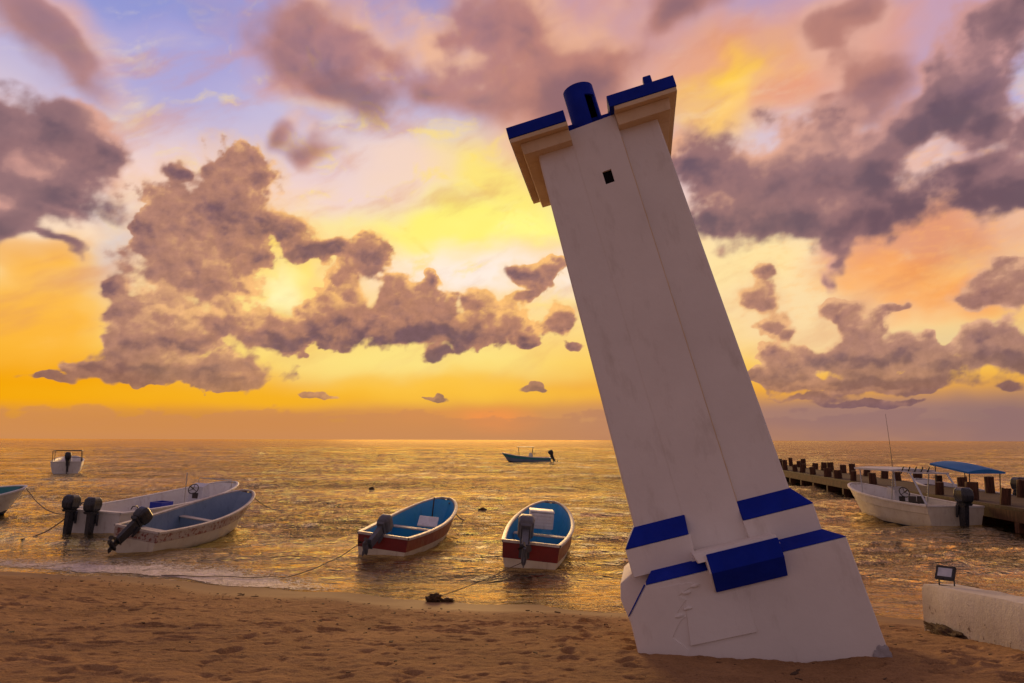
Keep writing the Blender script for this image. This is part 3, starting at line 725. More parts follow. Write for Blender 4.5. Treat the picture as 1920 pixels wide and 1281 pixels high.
    for k in range(4):
        a, h = ((-.47, .66), (-.60, .47), (-.50, .52), (-.38, .70))[k]
        mb = MB(); t = bmesh.new(); bmesh.ops.create_icosphere(t, subdivisions=2, radius=1)
        for v in t.verts: v.co = Vector((v.co.x * .045, v.co.y * .012, v.co.z * .016)) * (1 + .4 * mnoise.noise(v.co * 2 + Vector((k, 0, 0))))
        mb.join(t, 0, Matrix.Translation((a, -1.086, h)))
        mb.build('broken_render', W, root, smooth=60)
    mb = MB()
    t = bmesh.new(); bmesh.ops.create_icosphere(t, subdivisions=4, radius=1)
    for v in t.verts: v.co = Vector((v.co.x * .085, v.co.y * .022, v.co.z * .11)) * (1 + .35 * mnoise.noise(v.co * 1.6) + .12 * mnoise.noise(v.co * 6))
    mb.join(t, 0, Matrix.Translation((1.045, -1.08, -.27)))
    mb.build('exposed_concrete', M['bare_concrete'], root, smooth=60)
    return root
lighthouse()

# ================================================================== boats
def superbox(w, d, h, taper=.8, top=.75, seg=3):
    """rounded, tapering engine cover, standing on z = 0"""
    t = bmesh.new(); bmesh.ops.create_cube(t, size=1)
    bmesh.ops.subdivide_edges(t, edges=list(t.edges), cuts=3, use_grid_fill=True)
    for v in t.verts:
        x, y, z = v.co * 2
        l = max(abs(x), abs(y), abs(z)); n = (abs(x) ** 5 + abs(y) ** 5 + abs(z) ** 5) ** .2
        q = Vector((x, y, z)) * (l / n) if n else v.co
        k = (q.z + 1) / 2; s = taper + (1 - taper) * math.sin(min(k, .7) / .7 * PI / 2); s *= 1 - (1 - top) * max(0, k - .6) / .4
        v.co = Vector((q.x * d / 2 * s + .05 * k * d, q.y * w / 2 * s, k * h))
    bmesh.ops.subdivide_edges(t, edges=list(t.edges), cuts=1, use_grid_fill=True, smooth=1)
    for f in t.faces: f.smooth = True
    return t
def outboard(parent, x, y, z, tilt, cm, scale=1.0, name='outboard_motor', yaw=0):
    """x forward; tilt turns the leg up out of the water and the cover in over the transom"""
    Mx = Matrix.Translation((x, y, z)) @ Matrix.Rotation(yaw, 4, 'Z') @ Matrix.Rotation(tilt, 4, 'Y') @ Matrix.Scale(scale, 4)
    mb = MB()
    # clamp and midsection are the motor's own mesh; cover, gear case and propeller are its parts
    for yy in (-.09, .09): mb.hull([Mx @ Vector(p) for p in ((.0, yy - .015, -.20), (.0, yy + .015, -.20), (-.02, yy - .015, .16), (-.02, yy + .015, .16), (-.14, yy - .015, .10), (-.14, yy + .015, .10), (-.06, yy + .015, -.2), (-.06, yy - .015, -.2))])
    mb.hull([Mx @ Vector(p) for p in [(a, b, c) for a, b, c in ((-.06, -.07, .16), (-.06, .07, .16), (-.34, -.07, .16), (-.34, .07, .16), (-.10, -.065, -.55), (-.10, .065, -.55), (-.31, -.055, -.55), (-.31, .055, -.55))]])
    mb.hull([Mx @ Vector(p) for p in [(-.05, -.10, .15), (-.05, .10, .15), (-.42, -.10, .15), (-.42, .10, .15), (-.06, -.12, .22), (-.06, .12, .22), (-.44, -.12, .22), (-.44, .12, .22)]])
    mo = mb.build(name, cm, parent, smooth=35)
    mb = MB(); mb.join(superbox(.36, .52, .44), 0, Mx @ Matrix.Translation((-.24, 0, .215)))
    mb.build('engine_cover', cm, mo, smooth=50)
    mb = MB()
    mb.hull([Mx @ Vector(p) for p in ((-.10, -.11, -.56), (-.10, .11, -.56), (-.42, -.11, -.56), (-.42, .11, -.56), (-.10, -.11, -.575), (-.10, .11, -.575), (-.42, -.11, -.575), (-.42, .11, -.575))])
    mb.tube([Mx @ Vector((-.02, 0, -.74)), Mx @ Vector((-.08, 0, -.74)), Mx @ Vector((-.2, 0, -.74)), Mx @ Vector((-.38, 0, -.74)), Mx @ Vector((-.44, 0, -.74))], [.01, .04, .055, .05, .03], 12)
    mb.hull([Mx @ Vector(p) for p in ((-.12, -.02, -.57), (-.12, .02, -.57), (-.3, -.02, -.57), (-.3, .02, -.57), (-.12, -.012, -.94), (-.12, .012, -.94), (-.24, -.01, -.90), (-.24, .01, -.90))])
    mb.build('gear_case', cm, mo, smooth=35)
    mb = MB()
    for k in range(3):
        Rk = Mx @ Matrix.Translation((-.46, 0, -.74)) @ Matrix.Rotation(k * 2 * PI / 3, 4, 'X')
        rows = []
        for j in range(6):
            r_ = .03 + .13 * j / 5; w = .07 * math.sin(PI * (.18 + .74 * j / 5)); tw = .9 - .5 * j / 5
            rows.append([Rk @ Vector((s * w * math.cos(tw) * -1, s * w * math.sin(tw), r_)) for s in (-1, 0, 1)])
        mb.quadgrid(rows); mb.quadgrid([[p + Vector((.004, 0, .002)) for p in r] for r in rows])
    mb.build('propeller', M['dark_metal'], mo, smooth=60)
    return mo

def make_boat(name, L, B, loc, yaw, mats, hs=.48, hb=.95, label='', cat='boat', group=None, roll=0, pitch=0, tw=.78, thwarts=(.14, .42), stripe=.36, floor=.10, floor_m=None, bluff=.52, draft=.16, deck=None, th=.05):
    """open skiff: x forward from the transom, z up from the water. mats: side, stripe, bottom, inside, gunwale"""
    root = empty(name, loc, label=label, cat=cat, group=group, rot=(roll, pitch, yaw)); root.rotation_mode = 'XYZ'
    N = 40
    def hw(s):
        a = tw + (1 - tw) * math.sin(min(s / .5, 1) * PI / 2)
        t = max(0, (s - .42) / .58); return B / 2 * a * max(1 - t ** 2.3, 0) ** bluff
    def zg(s): return hs + (hb - hs) * (s ** 2.3)
    def xg(s): return s * L
    def xk(s, q):        # the stem rakes forward: lower points lie further aft near the bow
        return s * L - max(0, s - .55) ** 1.4 * (1 - q) * L * .42
    def zk(s): return -draft + max(0, s - .8) / .2 * draft * 1.1
    ss = [1 - (1 - i / N) ** 1.35 for i in range(N + 1)]; ss[-1] = .9995
    def prof(s):
        w, g, k = hw(s), zg(s), zk(s); sb = 1 - stripe
        pts = []
        for q, f in ((1, 1), (.985, 1.0), (sb + .012, .965), (sb, .94), (sb * .55, .88), (.20, .80), (.12, .70), (0, 0)):
            fl = f if q else 0
            nar = 1 - max(0, s - .5) * (1 - q) * .75
            pts.append((xk(s, q), w * fl * nar, k + (g - k) * q))
        return pts
    mb = MB()
    P_ = [prof(s) for s in ss]
    for sg in (1, -1):
        for j in range(7):
            mt = 1 if j < 3 else (0 if j < 5 else 2)
            mb.quadgrid([[(p[j][0], sg * p[j][1], p[j][2]), (p[j + 1][0], sg * p[j + 1][1], p[j + 1][2])] for p in P_], mt)
    for sg in (1, -1):   # transom, in bands
        for j in range(7):
            a, b = P_[0][j], P_[0][j + 1]
            mb.poly([(a[0], 0, a[2]), (a[0], sg * a[1], a[2]), (b[0], sg * b[1], b[2]), (b[0], 0, b[2])] if b[1] else [(a[0], 0, a[2]), (a[0], sg * a[1], a[2]), (b[0], 0, b[2])], 1 if j < 3 else (0 if j < 5 else 2))
    mb.build('hull', [mats[0], mats[1], mats[2]], root, smooth=30)
    # inside: follows the planking, one plank thickness in
    def outer(s_, z):
        pr = prof(s_); 
        for (x0, w0_, z0), (x1, w1_, z1) in zip(pr[:-1], pr[1:]):
            if z >= z1: 
                t_ = (z - z1) / max(z0 - z1, 1e-6); t_ = min(t_, 1); return x1 + (x0 - x1) * t_, w1_ + (w0_ - w1_) * t_
        return pr[-1][0], 0
    mb = MB(); rows = []
    for s in ss[:-3]:
        g = zg(s); f_ = min(floor + max(0, s - .74) ** 1.5 * (g - floor) * 1.6, g - .06)
        r = []
        for q in (1, .8, .55, .28, .06, 0):
            z = f_ + (g - .012 - f_) * q; x, w = outer(s, z); x = min(x, s * L) - (th * 1.3 if s > .8 else 0)
            if s == 0: x = th + .01
            r.append((x, max(w - th * (1 if q > .9 else 1.15), .004), z))
        r.append((r[-1][0], 0, f_ - .008))
        rows.append(r + [(p[0], -p[1], p[2]) for p in r[-2::-1]])
    for i in range(len(rows) - 1):
        for j in range(12):
            mb.poly([rows[i][j], rows[i + 1][j], rows[i + 1][j + 1], rows[i][j + 1]], 1 if j in (4, 5, 6, 7) and i < len(rows) * .86 else 0)
    mb.poly(rows[0], 0); mb.poly(rows[-1], 0)
    mb.build('inside', [mats[3], floor_m or mats[3]], root, smooth=40)
    # gunwale rail all round
    mb = MB(); rows = []
    path = [(s * L, hw(s), zg(s)) for s in ss[:-1]]
    full = path + [(p[0], -p[1], p[2]) for p in path[::-1]]
    n = len(full)
    for i, p in enumerate(full):
        a, b = Vector(full[max(i - 1, 0)]), Vector(full[min(i + 1, n - 1)])
        d = (b - a).normalized(); o_ = Vector((d.y, -d.x, 0)).normalized()
        o_ = -o_ if False else o_
        q = Vector(p)
        rows.append([q + o_ * (.022) * -1 + Vector((0, 0, -.035)), q + o_ * (-.026) + Vector((0, 0, .012)), q + o_ * (-.010) + Vector((0, 0, .02)), q + o_ * (th - .01) + Vector((0, 0, .02)), q + o_ * (th + .006) + Vector((0, 0, .01)), q + o_ * (th + .004) + Vector((0, 0, -.03))])
    mb.quadgrid(rows, closed=True)
    w0 = hw(0)
    mb.box((-.02, -w0, hs - .03), (th + .012, w0, hs + .021))
    mb.build('gunwale', mats[4], root, smooth=35)
    for s in thwarts:
        mb = MB(); w = hw(s) - th - .01; z = floor + (zg(s) - floor) * (.60 if s < .3 else .62)
        wl = w * .93
        mb.box((s * L, -wl, z - .03), (s * L + .26, wl, z), bev=.006)
        mb.box((s * L + .01, -wl * .93, floor - .01), (s * L + .045, wl * .93, z - .031), mat=1)
        mb.build('thwart', [mats[4], mats[3]], root)
    root['len'] = L
    del root['len']
    return root, hw, zg

def put_tube(name, pts, r, m, parent=None, n=6, **tg):
    mb = MB(); mb.tube(pts, r, n); o = mb.build(name, m, parent, smooth=60)
    return tag(o, **tg) if tg else o
def arc(p, q, sag=.1, n=14, wob=.0, seed=0):
    p, q = Vector(p), Vector(q); out = []
    for i in range(n + 1):
        t = i / n; v = p.lerp(q, t); v.z -= sag * 4 * t * (1 - t)
        v.x += wob * mnoise.noise(Vector((t * 5, seed, 0))); v.y += wob * mnoise.noise(Vector((t * 5, seed, 9))); out.append(v)
    return out

G_SKIFF = 'open skiffs moored off the beach'
# red striped skiff with blue inside, left of the pair
b, hw, zg = make_boat('skiff', 5.0, 1.42, (-2.76, 16.15, WATER), R(80), [M['boat_cream'], M['boat_red'], M['antifoul'], M['boat_blue'], M['gunwale_wood']], hs=.50, hb=.92, stripe=.44,
    label='red striped skiff with a bright blue inside and a white board on its forward bench', cat='skiff', group=G_SKIFF, roll=R(6), floor_m=M['boat_teal'], thwarts=(.16, .46), floor=.06)
outboard(b, -.04, .06, .42, R(60), M['motor_grey'], .74, yaw=R(-8))
bx = empty('foam_board', label='white board propped on the bench of the left red skiff', cat='board')
mb = MB(); mb.box((-.20, -.24, -.02), (.20, .24, .02), bev=.012); bo = mb.build('white_board', M['plastic_white'])
bpy.data.objects.remove(bx)
bo.name = 'white_board'; tag(bo, 'white board lying tilted on the forward bench of the red striped skiff', 'board')
def on_boat(o, root, loc, rot=(0, 0, 0)):
    o.matrix_world = root.matrix_basis @ Matrix.Translation(loc) @ Matrix.Rotation(rot[2], 4, 'Z') @ Matrix.Rotation(rot[1], 4, 'Y') @ Matrix.Rotation(rot[0], 4, 'X')
on_boat(bo, b, (2.74, -.18, .52), (0, R(-28), R(10)))
mb = MB(); mb.tube([(0, 0, 0), (0, 0, .62)], .018, 8); po = mb.build('bow_post', M['dark_metal'], b, smooth=60); po.location = (3.9, .05, .38)
mb = MB(); mb.box((-.14, -.10, 0), (.14, .10, .2), bev=.02); mb.box((-.15, -.11, .2), (.15, .11, .22)); fb = mb.build('fuel_tank', M['dark_metal']); tag(fb, 'small dark fuel can in the stern of the red striped skiff', 'fuel can'); on_boat(fb, b, (.38, .32, .07))
# second red skiff with the white crate
b5, hw, zg = make_boat('skiff', 5.0, 1.44, (.34, 15.0, WATER), R(83), [M['boat_cream'], M['boat_red'], M['antifoul'], M['boat_blue'], M['gunwale_wood']], hs=.50, hb=.92, stripe=.50,
    label='red sterned skiff carrying a white crate, nearest the leaning tower', cat='skiff', group=G_SKIFF, roll=R(5), floor_m=M['boat_slate'], thwarts=(.17, .45), floor=.06)
outboard(b5, -.04, .12, .42, R(66), M['motor_grey'], .92, yaw=R(6))
mb = MB(); mb.box((-.30, -.27, 0), (.30, .27, .36), bev=.03)
for z in (.08, .15, .22, .29): mb.box((-.312, -.25, z), (-.302, .25, z + .02))
mb.box((-.31, -.28, .362), (.31, .28, .40), bev=.012)
cr = mb.build('cool_box', M['plastic_white'], smooth=40); tag(cr, 'white ribbed cool box on the bench of the right red skiff', 'cool box'); on_boat(cr, b5, (2.62, .04, .50), (0, 0, R(8)))
mb = MB(); mb.box((0, -.32, -.015), (.34, .32, .015), bev=.005); pl = mb.build('orange_board', M['orange']); tag(pl, 'orange board lying in the stern of the right red skiff', 'board'); on_boat(pl, b5, (.9, .02, .20), (0, R(-16), 0))
mb = MB(); mb.box((0, -.16, -.015), (.30, .16, .015), bev=.005); pl = mb.build('orange_board', M['orange']); tag(pl, 'small orange board beside the motor of the right red skiff', 'board'); on_boat(pl, b5, (.14, .40, .30), (R(10), R(-10), 0))
# worn white skiff with the slate inside
b3, hw, zg = make_boat('skiff', 5.6, 1.42, (-8.50, 17.2, WATER), R(85), [M['boat_cream'], M['boat_worn_red'], M['boat_cream'], M['boat_slate'], M['gunwale_wood']], hs=.50, hb=1.0,
    label='worn cream skiff with rusty rim and grey blue inside, beside the white motorboat', cat='skiff', group=G_SKIFF, roll=R(9), floor_m=M['boat_teal_deep'], thwarts=(.17, .52), floor=.06, tw=.74)
outboard(b3, -.04, .0, .44, R(46), M['motor_black'], .76, yaw=R(-18))
# partly seen skiff at the left edge
b1, hw, zg = make_boat('skiff', 5.2, 1.5, (-21.15, 24.3, WATER), R(11), [M['boat_white'], M['boat_white'], M['antifoul'], M['boat_teal'], M['boat_white']], hs=.5, hb=.95,
    label='white skiff with a turquoise inside, cut by the left edge of the photo', cat='skiff', group=G_SKIFF, roll=R(15), thwarts=(.2, .5), floor=.1)
outboard(b1, -.03, .0, .42, 0, M['motor_black'])
po = put_tube('pole', [(-.02, 0, -.1), (0, 0, .9)], .02, M['dark_metal']); tag(po, 'dark pole leaning in the skiff at the left edge', 'pole'); on_boat(po, b1, (4.1, -.15, .4), (0, R(-28), 0))

# ------------------------------------------------ white motorboats
WB = [M['boat_white'], M['boat_white'], M['antifoul'], M['boat_white'], M['boat_white']]
def console(parent, x, z, s=1.0):
    mb = MB(); mb.hull([(x + a * s, b * s, z + c * s) for a, b, c in ((-.12, -.24, 0), (-.12, .24, 0), (.42, -.24, 0), (.42, .24, 0), (-.02, -.24, .72), (-.02, .24, .72), (.32, -.24, .82), (.32, .24, .82), (.4, -.24, .5), (.4, .24, .5))])
    mb.box((x - .075 * s, -.1 * s, z + .34 * s), (x - .03 * s, .1 * s, z + .52 * s), mat=1)
    o = mb.build('console', [M['plastic_white'], M['dark_metal']], parent, smooth=30)
    mb = MB(); c_ = Vector((x - .2 * s, 0, z + .66 * s)); ax = Matrix.Rotation(R(-62), 4, 'Y'); ring_ = [c_ + ax @ Vector((math.cos(a) * .17 * s, math.sin(a) * .17 * s, 0)) for a in [2 * PI * k / 20 for k in range(21)]]
    mb.tube(ring_, .016 * s, 6)
    for k in range(3): mb.tube([c_, c_ + ax @ Vector((math.cos(k * 2.1) * .17 * s, math.sin(k * 2.1) * .17 * s, 0))], .011, 5)
    mb.tube([c_, c_ + ax @ Vector((0, 0, .2 * s))], .02, 6)
    mb.build('steering_wheel', M['dark_metal'], o, smooth=60)
    return o
b2, hw2, zg2 = make_boat('motorboat', 7.2, 1.95, (-11.35, 20.6, WATER), R(81), WB, hs=.56, hb=.98, label='white motorboat with two black outboards and an open steering console', cat='motorboat', roll=R(3), thwarts=(), stripe=.30, floor=.14, tw=.86, draft=.25)
outboard(b2, -.10, .44, .40, R(4), M['motor_black'], .88); outboard(b2, -.10, -.20, .38, R(4), M['motor_black'], .88)
console(b2, 4.9, .20, 1.0)
mb = MB(); mb.box((.02, -.78, .40), (.34, .78, .565), bev=.02); mb.build('stern_bench', M['boat_white'], b2)
for yy in (-.8, .8): put_tube('mooring_cleat', [(.5, yy * .98, .62), (.56, yy * .98, .69), (.74, yy * .98, .69), (.8, yy * .98, .62)], .016, M['dark_metal'], b2)
put_tube('pole_light', [(3.1, -.72, .55), (3.1, -.72, 1.5)], .014, M['metal'], b2)
put_tube('grab_rail', [(6.0, -.62, .86), (6.0, -.62, 1.12), (6.0, .62, 1.12), (6.0, .62, .86)], .014, M['metal'], b2)
mb = MB(); mb.box((-.3, -.2, .0), (-.26, .2, .34)); mb.box((.26, -.2, 0), (.3, .2, .34)); mb.box((-.26, -.2, 0), (.26, -.16, .34)); mb.box((-.26, .16, 0), (.26, .2, .34)); mb.box((-.26, -.16, 0), (.26, .16, .03))
cb = mb.build('crate', M['plastic_blue']); tag(cb, 'bright blue crate inside the white twin motor boat', 'crate'); on_boat(cb, b2, (3.2, .1, .22))
mb = MB()
for k in range(4): mb.tube([(.7 + .12 * math.cos(a), -.3 + .14 * math.sin(a), .33 + .03 * k + .01 * math.sin(a * 3)) for a in [2 * PI * j / 16 for j in range(17)]], .018, 5)
rc = mb.build('rope_coil', M['rope'], smooth=60); tag(rc, 'coiled rope in the stern of the white twin motor boat', 'rope'); on_boat(rc, b2, (0, 0, -.14))

def frame_top(parent, x0, x1, w, z0, z1, m, top_m, name='canopy', thick=.05, crown=.08, lean=.15, rise=0):
    legs = []
    for xx, l in ((x0, lean), (x1, -lean)):
        for yy in (-w / 2 * .82, w / 2 * .82): legs.append(((xx + l, yy * 1.0, z0), (xx, yy, z1 + (rise if xx == x1 else 0))))
    for a, b_ in legs: put_tube('canopy_pole', [a, b_], .022, m, parent)
    if top_m:
        mb = MB(); rows = []; e = .12
        n = 12
        for i in range(n + 1):
            x = x0 - e + (x1 - x0 + 2 * e) * i / n; rows.append([(x, -w / 2 + w * j / 10, z1 + rise * i / n + crown * math.sin(PI * j / 10) * (.6 + .4 * math.sin(PI * i / n))) for j in range(11)])
        low = [[(p[0], p[1], z1 + rise * i / n - thick if j in (0, 10) or i in (0, n) else p[2] - .02) for j, p in enumerate(r)] for i, r in enumerate(rows)]
        mb.quadgrid(rows); mb.quadgrid(low, flip=True)
        for r1, r2 in ((rows[0], low[0]), (rows[-1], low[-1])): mb.quadgrid([r1, r2])
        mb.quadgrid([[r[0] for r in rows], [r[0] for r in low]]); mb.quadgrid([[r[-1] for r in rows], [r[-1] for r in low]])
        o = mb.build(name, top_m, parent, smooth=40); return o
    mb = MB()
    P4 = [(x0, -w / 2 * .82, z1), (x1, -w / 2 * .82, z1), (x1, w / 2 * .82, z1), (x0, w / 2 * .82, z1), (x0, -w / 2 * .82, z1)]
    for p, q in zip(P4[:-1], P4[1:]): mb.tube([p, q], .024, 6)
    mb.tube([(x0 * .5 + x1 * .5, -w / 2 * .82, z1), (x0 * .5 + x1 * .5, w / 2 * .82, z1)], .02, 6)
    return mb.build('canopy_frame', m, parent, smooth=60)

# white-topped motorboat beside the jetty
b8, _, _ = make_boat('motorboat', 5.3, 1.9, (13.05, 22.4, WATER), R(96), [M['boat_cream'], M['boat_cream'], M['antifoul'], M['boat_white'], M['boat_white']], hs=.60, hb=.98, label='cream motorboat with a white canopy and rod holders, tied alongside the jetty', cat='motorboat', thwarts=(), stripe=.30, floor=.14, tw=.95, draft=.25, roll=R(1))
outboard(b8, -.10, -.02, .50, 0, M['motor_black'], 1.02)
console(b8, 2.6, .18, 1.0)
cn = frame_top(b8, 2.0, 3.9, 1.5, .55, 1.58, M['metal'], M['canvas_white'], crown=.06, thick=.06)
for k in range(5): put_tube('rod_holder', [(1.86, -.44 + .22 * k, 1.46), (1.72, -.44 + .22 * k, 1.68)], .022, M['dark_metal'], b8)
for yy in (-.66, .66): put_tube('canopy_brace', [(.35, yy, .60), (1.15, yy * .92, 1.50)], .03, M['metal'], b8)
put_tube('rear_bar', [(1.15, -.68, 1.51), (1.15, .68, 1.51)], .028, M['canvas_white'], b8)
for yy in (-.5, .5): put_tube('rear_bar', [(1.15, yy, 1.51), (1.9, yy, 1.54)], .02, M['canvas_white'], b8)
put_tube('antenna', [(3.3, -.2, 1.60), (3.3, -.2, 1.78), (3.32, -.14, 2.6), (3.36, -.08, 3.42)], [.015, .010, .008, .005], M['dark_metal'], b8)
for yy in (-.56, .56):
    mb = MB(); mb.box((.03, yy - .26, .34), (.42, yy + .26, .60), bev=.02); mb.build('stern_locker', M['boat_white'], b8)
for xx, yy in ((1.9, .16), (2.0, -.2)): 
    mb = MB(); mb.tube([(xx, yy, .2), (xx, yy, .52)], .03, 8); mb.box((xx - .13, yy - .13, .52), (xx + .13, yy + .13, .58), bev=.02); mb.box((xx - .15, yy - .13, .58), (xx - .11, yy + .13, .76), bev=.015); mb.build('helm_seat', M['dark_metal'], b8)
# boat with the blue canopy behind the jetty
b9, _, _ = make_boat('motorboat', 5.2, 1.8, (18.2, 27.6, WATER), R(97), WB, hs=.50, hb=.9, label='motorboat under a flat blue canopy, moored on the far side of the jetty', cat='motorboat', thwarts=(.3, .6), floor=.14, tw=.9)
put = frame_top(b9, 1.3, 3.2, 1.55, .5, 1.34, M['dark_metal'], M['canvas_blue'], crown=.16, thick=.07, lean=.05, rise=.26)
outboard(b9, -.1, 0, .5, 0, M['motor_black'], 1.1)
# far boat seen from astern
b6, _, _ = make_boat('motorboat', 6.5, 2.05, (-32.1, 54.5, WATER), R(118), WB, hs=.85, hb=1.15, label='white motorboat with a bare roof frame, far off on the left, seen from astern', cat='motorboat', thwarts=(.3,), floor=.3, tw=.95, draft=.2)
frame_top(b6, .5, 3.2, 2.2, .85, 1.62, M['dark_metal'], None, lean=.1); outboard(b6, -.1, -.1, .80, 0, M['motor_black'], 1.15); console(b6, 2.2, .3)
put_tube('stern_rail', [(.1, -.95, .85), (.1, -.95, 1.15), (.1, -.3, 1.15)], .02, M['dark_metal'], b6)
# far boat in profile on the golden water
b7, _, _ = make_boat('motorboat', 5.6, 1.9, (4.45, 86.5, WATER), R(180), [M['boat_slate'], M['boat_teal'], M['antifoul'], M['boat_white'], M['boat_white']], hs=.50, hb=1.05, label='small dark motorboat with a canopy on poles, alone far out on the golden water', cat='motorboat', thwarts=(.3,), floor=.2, tw=.9)
frame_top(b7, 2.0, 3.7, 1.6, .5, 1.72, M['dark_metal'], M['motor_grey'], crown=.03, thick=.05, lean=.15); outboard(b7, .02, 0, .55, R(25), M['motor_black'], 1.15); console(b7, 2.1, .25)

# ================================================================== jetty
JX, JY, JS = 13.93, 21.67, .115
jd = Vector((JS, 1, 0)).normalized(); jn = Vector((jd.y, -jd.x, 0)); JA = math.atan2(-jd.x, jd.y)
jr = empty('jetty', (JX, JY, WATER), JA, label='dark timber jetty on piles running out to sea on the right', cat='jetty')
def jbox(mb, x0, x1, y0, y1, z0, z1, bev=0): mb.box((x0, y0, z0), (x1, y1, z1), bev=bev)
mb = MB(); jbox(mb, .02, 2.62, -20, 44, .60, .68); mb.build('deck', M['planks'], jr)
mb = MB(); jbox(mb, -.02, .14, -20, 44, .30, .595); jbox(mb, 2.5, 2.66, -20, 44, .30, .595); mb.build('side_beam', M['pile_wood'], jr)
rnd = random.Random(11)
for k in range(26):
    mb = MB(); y = -18 + k * 2.45; jbox(mb, -.06, 2.7, y - .11, y + .11, .02, .29); mb.build('cross_beam', M['pile_wood'], jr)
for k in range(26):
    for x in (.16, 2.42):
        y = -18 + k * 2.45; mb = MB(); r_ = .15 + rnd.random() * .02
        mb.tube([(x, y, -2.2), (x + .01, y, -.6), (x, y + .02, .015)], r_, 10); mb.build('pile', M['pile_wood'], jr, smooth=50)
def jy(px, off):
    """distance along the jetty at which a post on this side stands in that direction"""
    k = (px - 960) / F
    # (JX + jn.x*off + jd.x*s) = k*(JY + jn.y*off + jd.y*s)
    d = ray(px, 900); k = d.x / d.y
    return (k * (JY + jn.y * off) - JX - jn.x * off) / (jd.x - k * jd.y)
near = [1466, 1475, 1492, 1504, 1527, 1554, 1572, 1599, 1637, 1759, 1819, 1877]
farp = [1463, 1472, 1485, 1499, 1509, 1527, 1543, 1560, 1581, 1600, 1624, 1656, 1684, 1722, 1760, 1806, 1855, 1914]
posts = [(jy(p, .22), .22) for p in near] + [(jy(p, 2.42), 2.42) for p in farp] + [(-2.6, .22), (-5.0, .22), (-2.9, 2.42)]
src = None
for i, (s_, off) in enumerate(posts):
    h = .38 + rnd.random() * .22; w = .13 + rnd.random() * .07
    mb = MB(); tw_ = rnd.uniform(-.05, .05)
    n = 10; rows = []
    for z, q in ((0, 1), (.1, 1.0), (h * .5, .97), (h - .02, .98), (h, .93)):
        rows.append([(w * q * (1 + .08 * mnoise.noise(Vector((k, i, 0)))) * math.cos(2 * PI * k / n) + tw_ * z, w * q * math.sin(2 * PI * k / n) * (1 + .08 * mnoise.noise(Vector((k, i, 4)))), .683 + z + (.03 * mnoise.noise(Vector((k * .7, i, 7))) if z > h - .03 else 0)) for k in range(n)])
    vs = mb.quadgrid(rows, closed=True); mb.b.faces.new(vs[-1])
    o = mb.build('mooring_post', M['pile_wood'], jr, smooth=35); o.location = (off, s_, 0); o.rotation_euler = (rnd.uniform(-.08, .08), rnd.uniform(-.08, .08), rnd.random() * 3)

# ================================================================== low wall with the floodlight
mb = MB()
N = 60; rows = []
for i in range(N + 1):
    y = 9.72 - i * (9.72 - 1.5) / N; zt = .215 + (9.72 - y) * .088; zt = min(zt, .42); xf = 5.165 - (9.72 - y) * .03
    j = lambda a: .012 * mnoise.noise(Vector((a, y * 3, 0))) + .006 * mnoise.noise(Vector((a, y * 11, 5)))
    rows.append([(xf + j(0), y, -1.2), (xf + j(0), y, -.3), (xf + j(1) * 1.4, y, (zt - .3) / 2), (xf + j(2), y, zt - .05), (xf + .03 + j(3), y, zt + j(4) * .7), (xf + .18, y, zt + j(5)), (xf + .42 + j(6), y, zt + j(7)), (xf + .45, y, zt - .04), (xf + .45, y, -1.2)])
vs = mb.quadgrid(rows)
mb.b.faces.new(vs[0]); mb.b.faces.new(vs[-1])
wl = mb.build('low_wall', M['wall_paint'], smooth=50); tag(wl, 'low whitewashed concrete wall, stained and chipped, running down the beach at the right edge', 'wall')
fl = empty('floodlight', (5.36, 9.50, .232), R(-48), label='small black floodlight standing on the end of the low white wall', cat='floodlight')
TL = Matrix.Translation((0, -.02, .155)) @ Matrix.Rotation(R(-34), 4, 'X')
mb = MB(); t = bmesh.new(); bmesh.ops.create_cube(t, size=1)
bmesh.ops.scale(t, vec=(.215, .045, .18), verts=t.verts); bmesh.ops.bevel(t, geom=list(t.edges), offset=.006, segments=2, affect='EDGES'); mb.join(t, 0, TL)
for k in range(6): mb.hull([TL @ Vector((a, b_, c)) for a in (-.08 + k * .03, -.074 + k * .03) for b_ in (.022, .045) for c in (-.07, .07)])
mb.build('housing', M['motor_black'], fl, smooth=30)
mb = MB(); mb.hull([TL @ Vector((a, b_, c)) for a in (-.078, .078) for b_ in (-.0265, -.020) for c in (-.055, .055)]); mb.build('lamp_glass', M['glass'], fl)
mb = MB(); mb.tube([(-.085, .0, .13), (-.085, 0, .0)], .008, 6); mb.tube([(.085, .0, .13), (.085, 0, .0)], .008, 6); mb.box((-.09, -.012, 0), (.09, .012, .008)); mb.build('bracket', M['motor_black'], fl)
# added dark lump standing for the stain and hollow at the wall's foot
mb = MB(); t = bmesh.new(); bmesh.ops.create_icosphere(t, subdivisions=4, radius=1)
for v in t.verts: v.co = Vector((v.co.x * .05, v.co.y * .40, v.co.z * .07)) * (1 + .6 * mnoise.noise(v.co * 3) + .3 * mnoise.noise(v.co * 9))
mb.join(t); o = mb.build('stain_lump', M['weed'], smooth=60); o.location = (5.13, 9.15, float(ground(5.1, 8.95, False)[0]) - .02); tag(o, 'added dark lump for the stain and hollow at the foot of the low wall', 'seaweed')

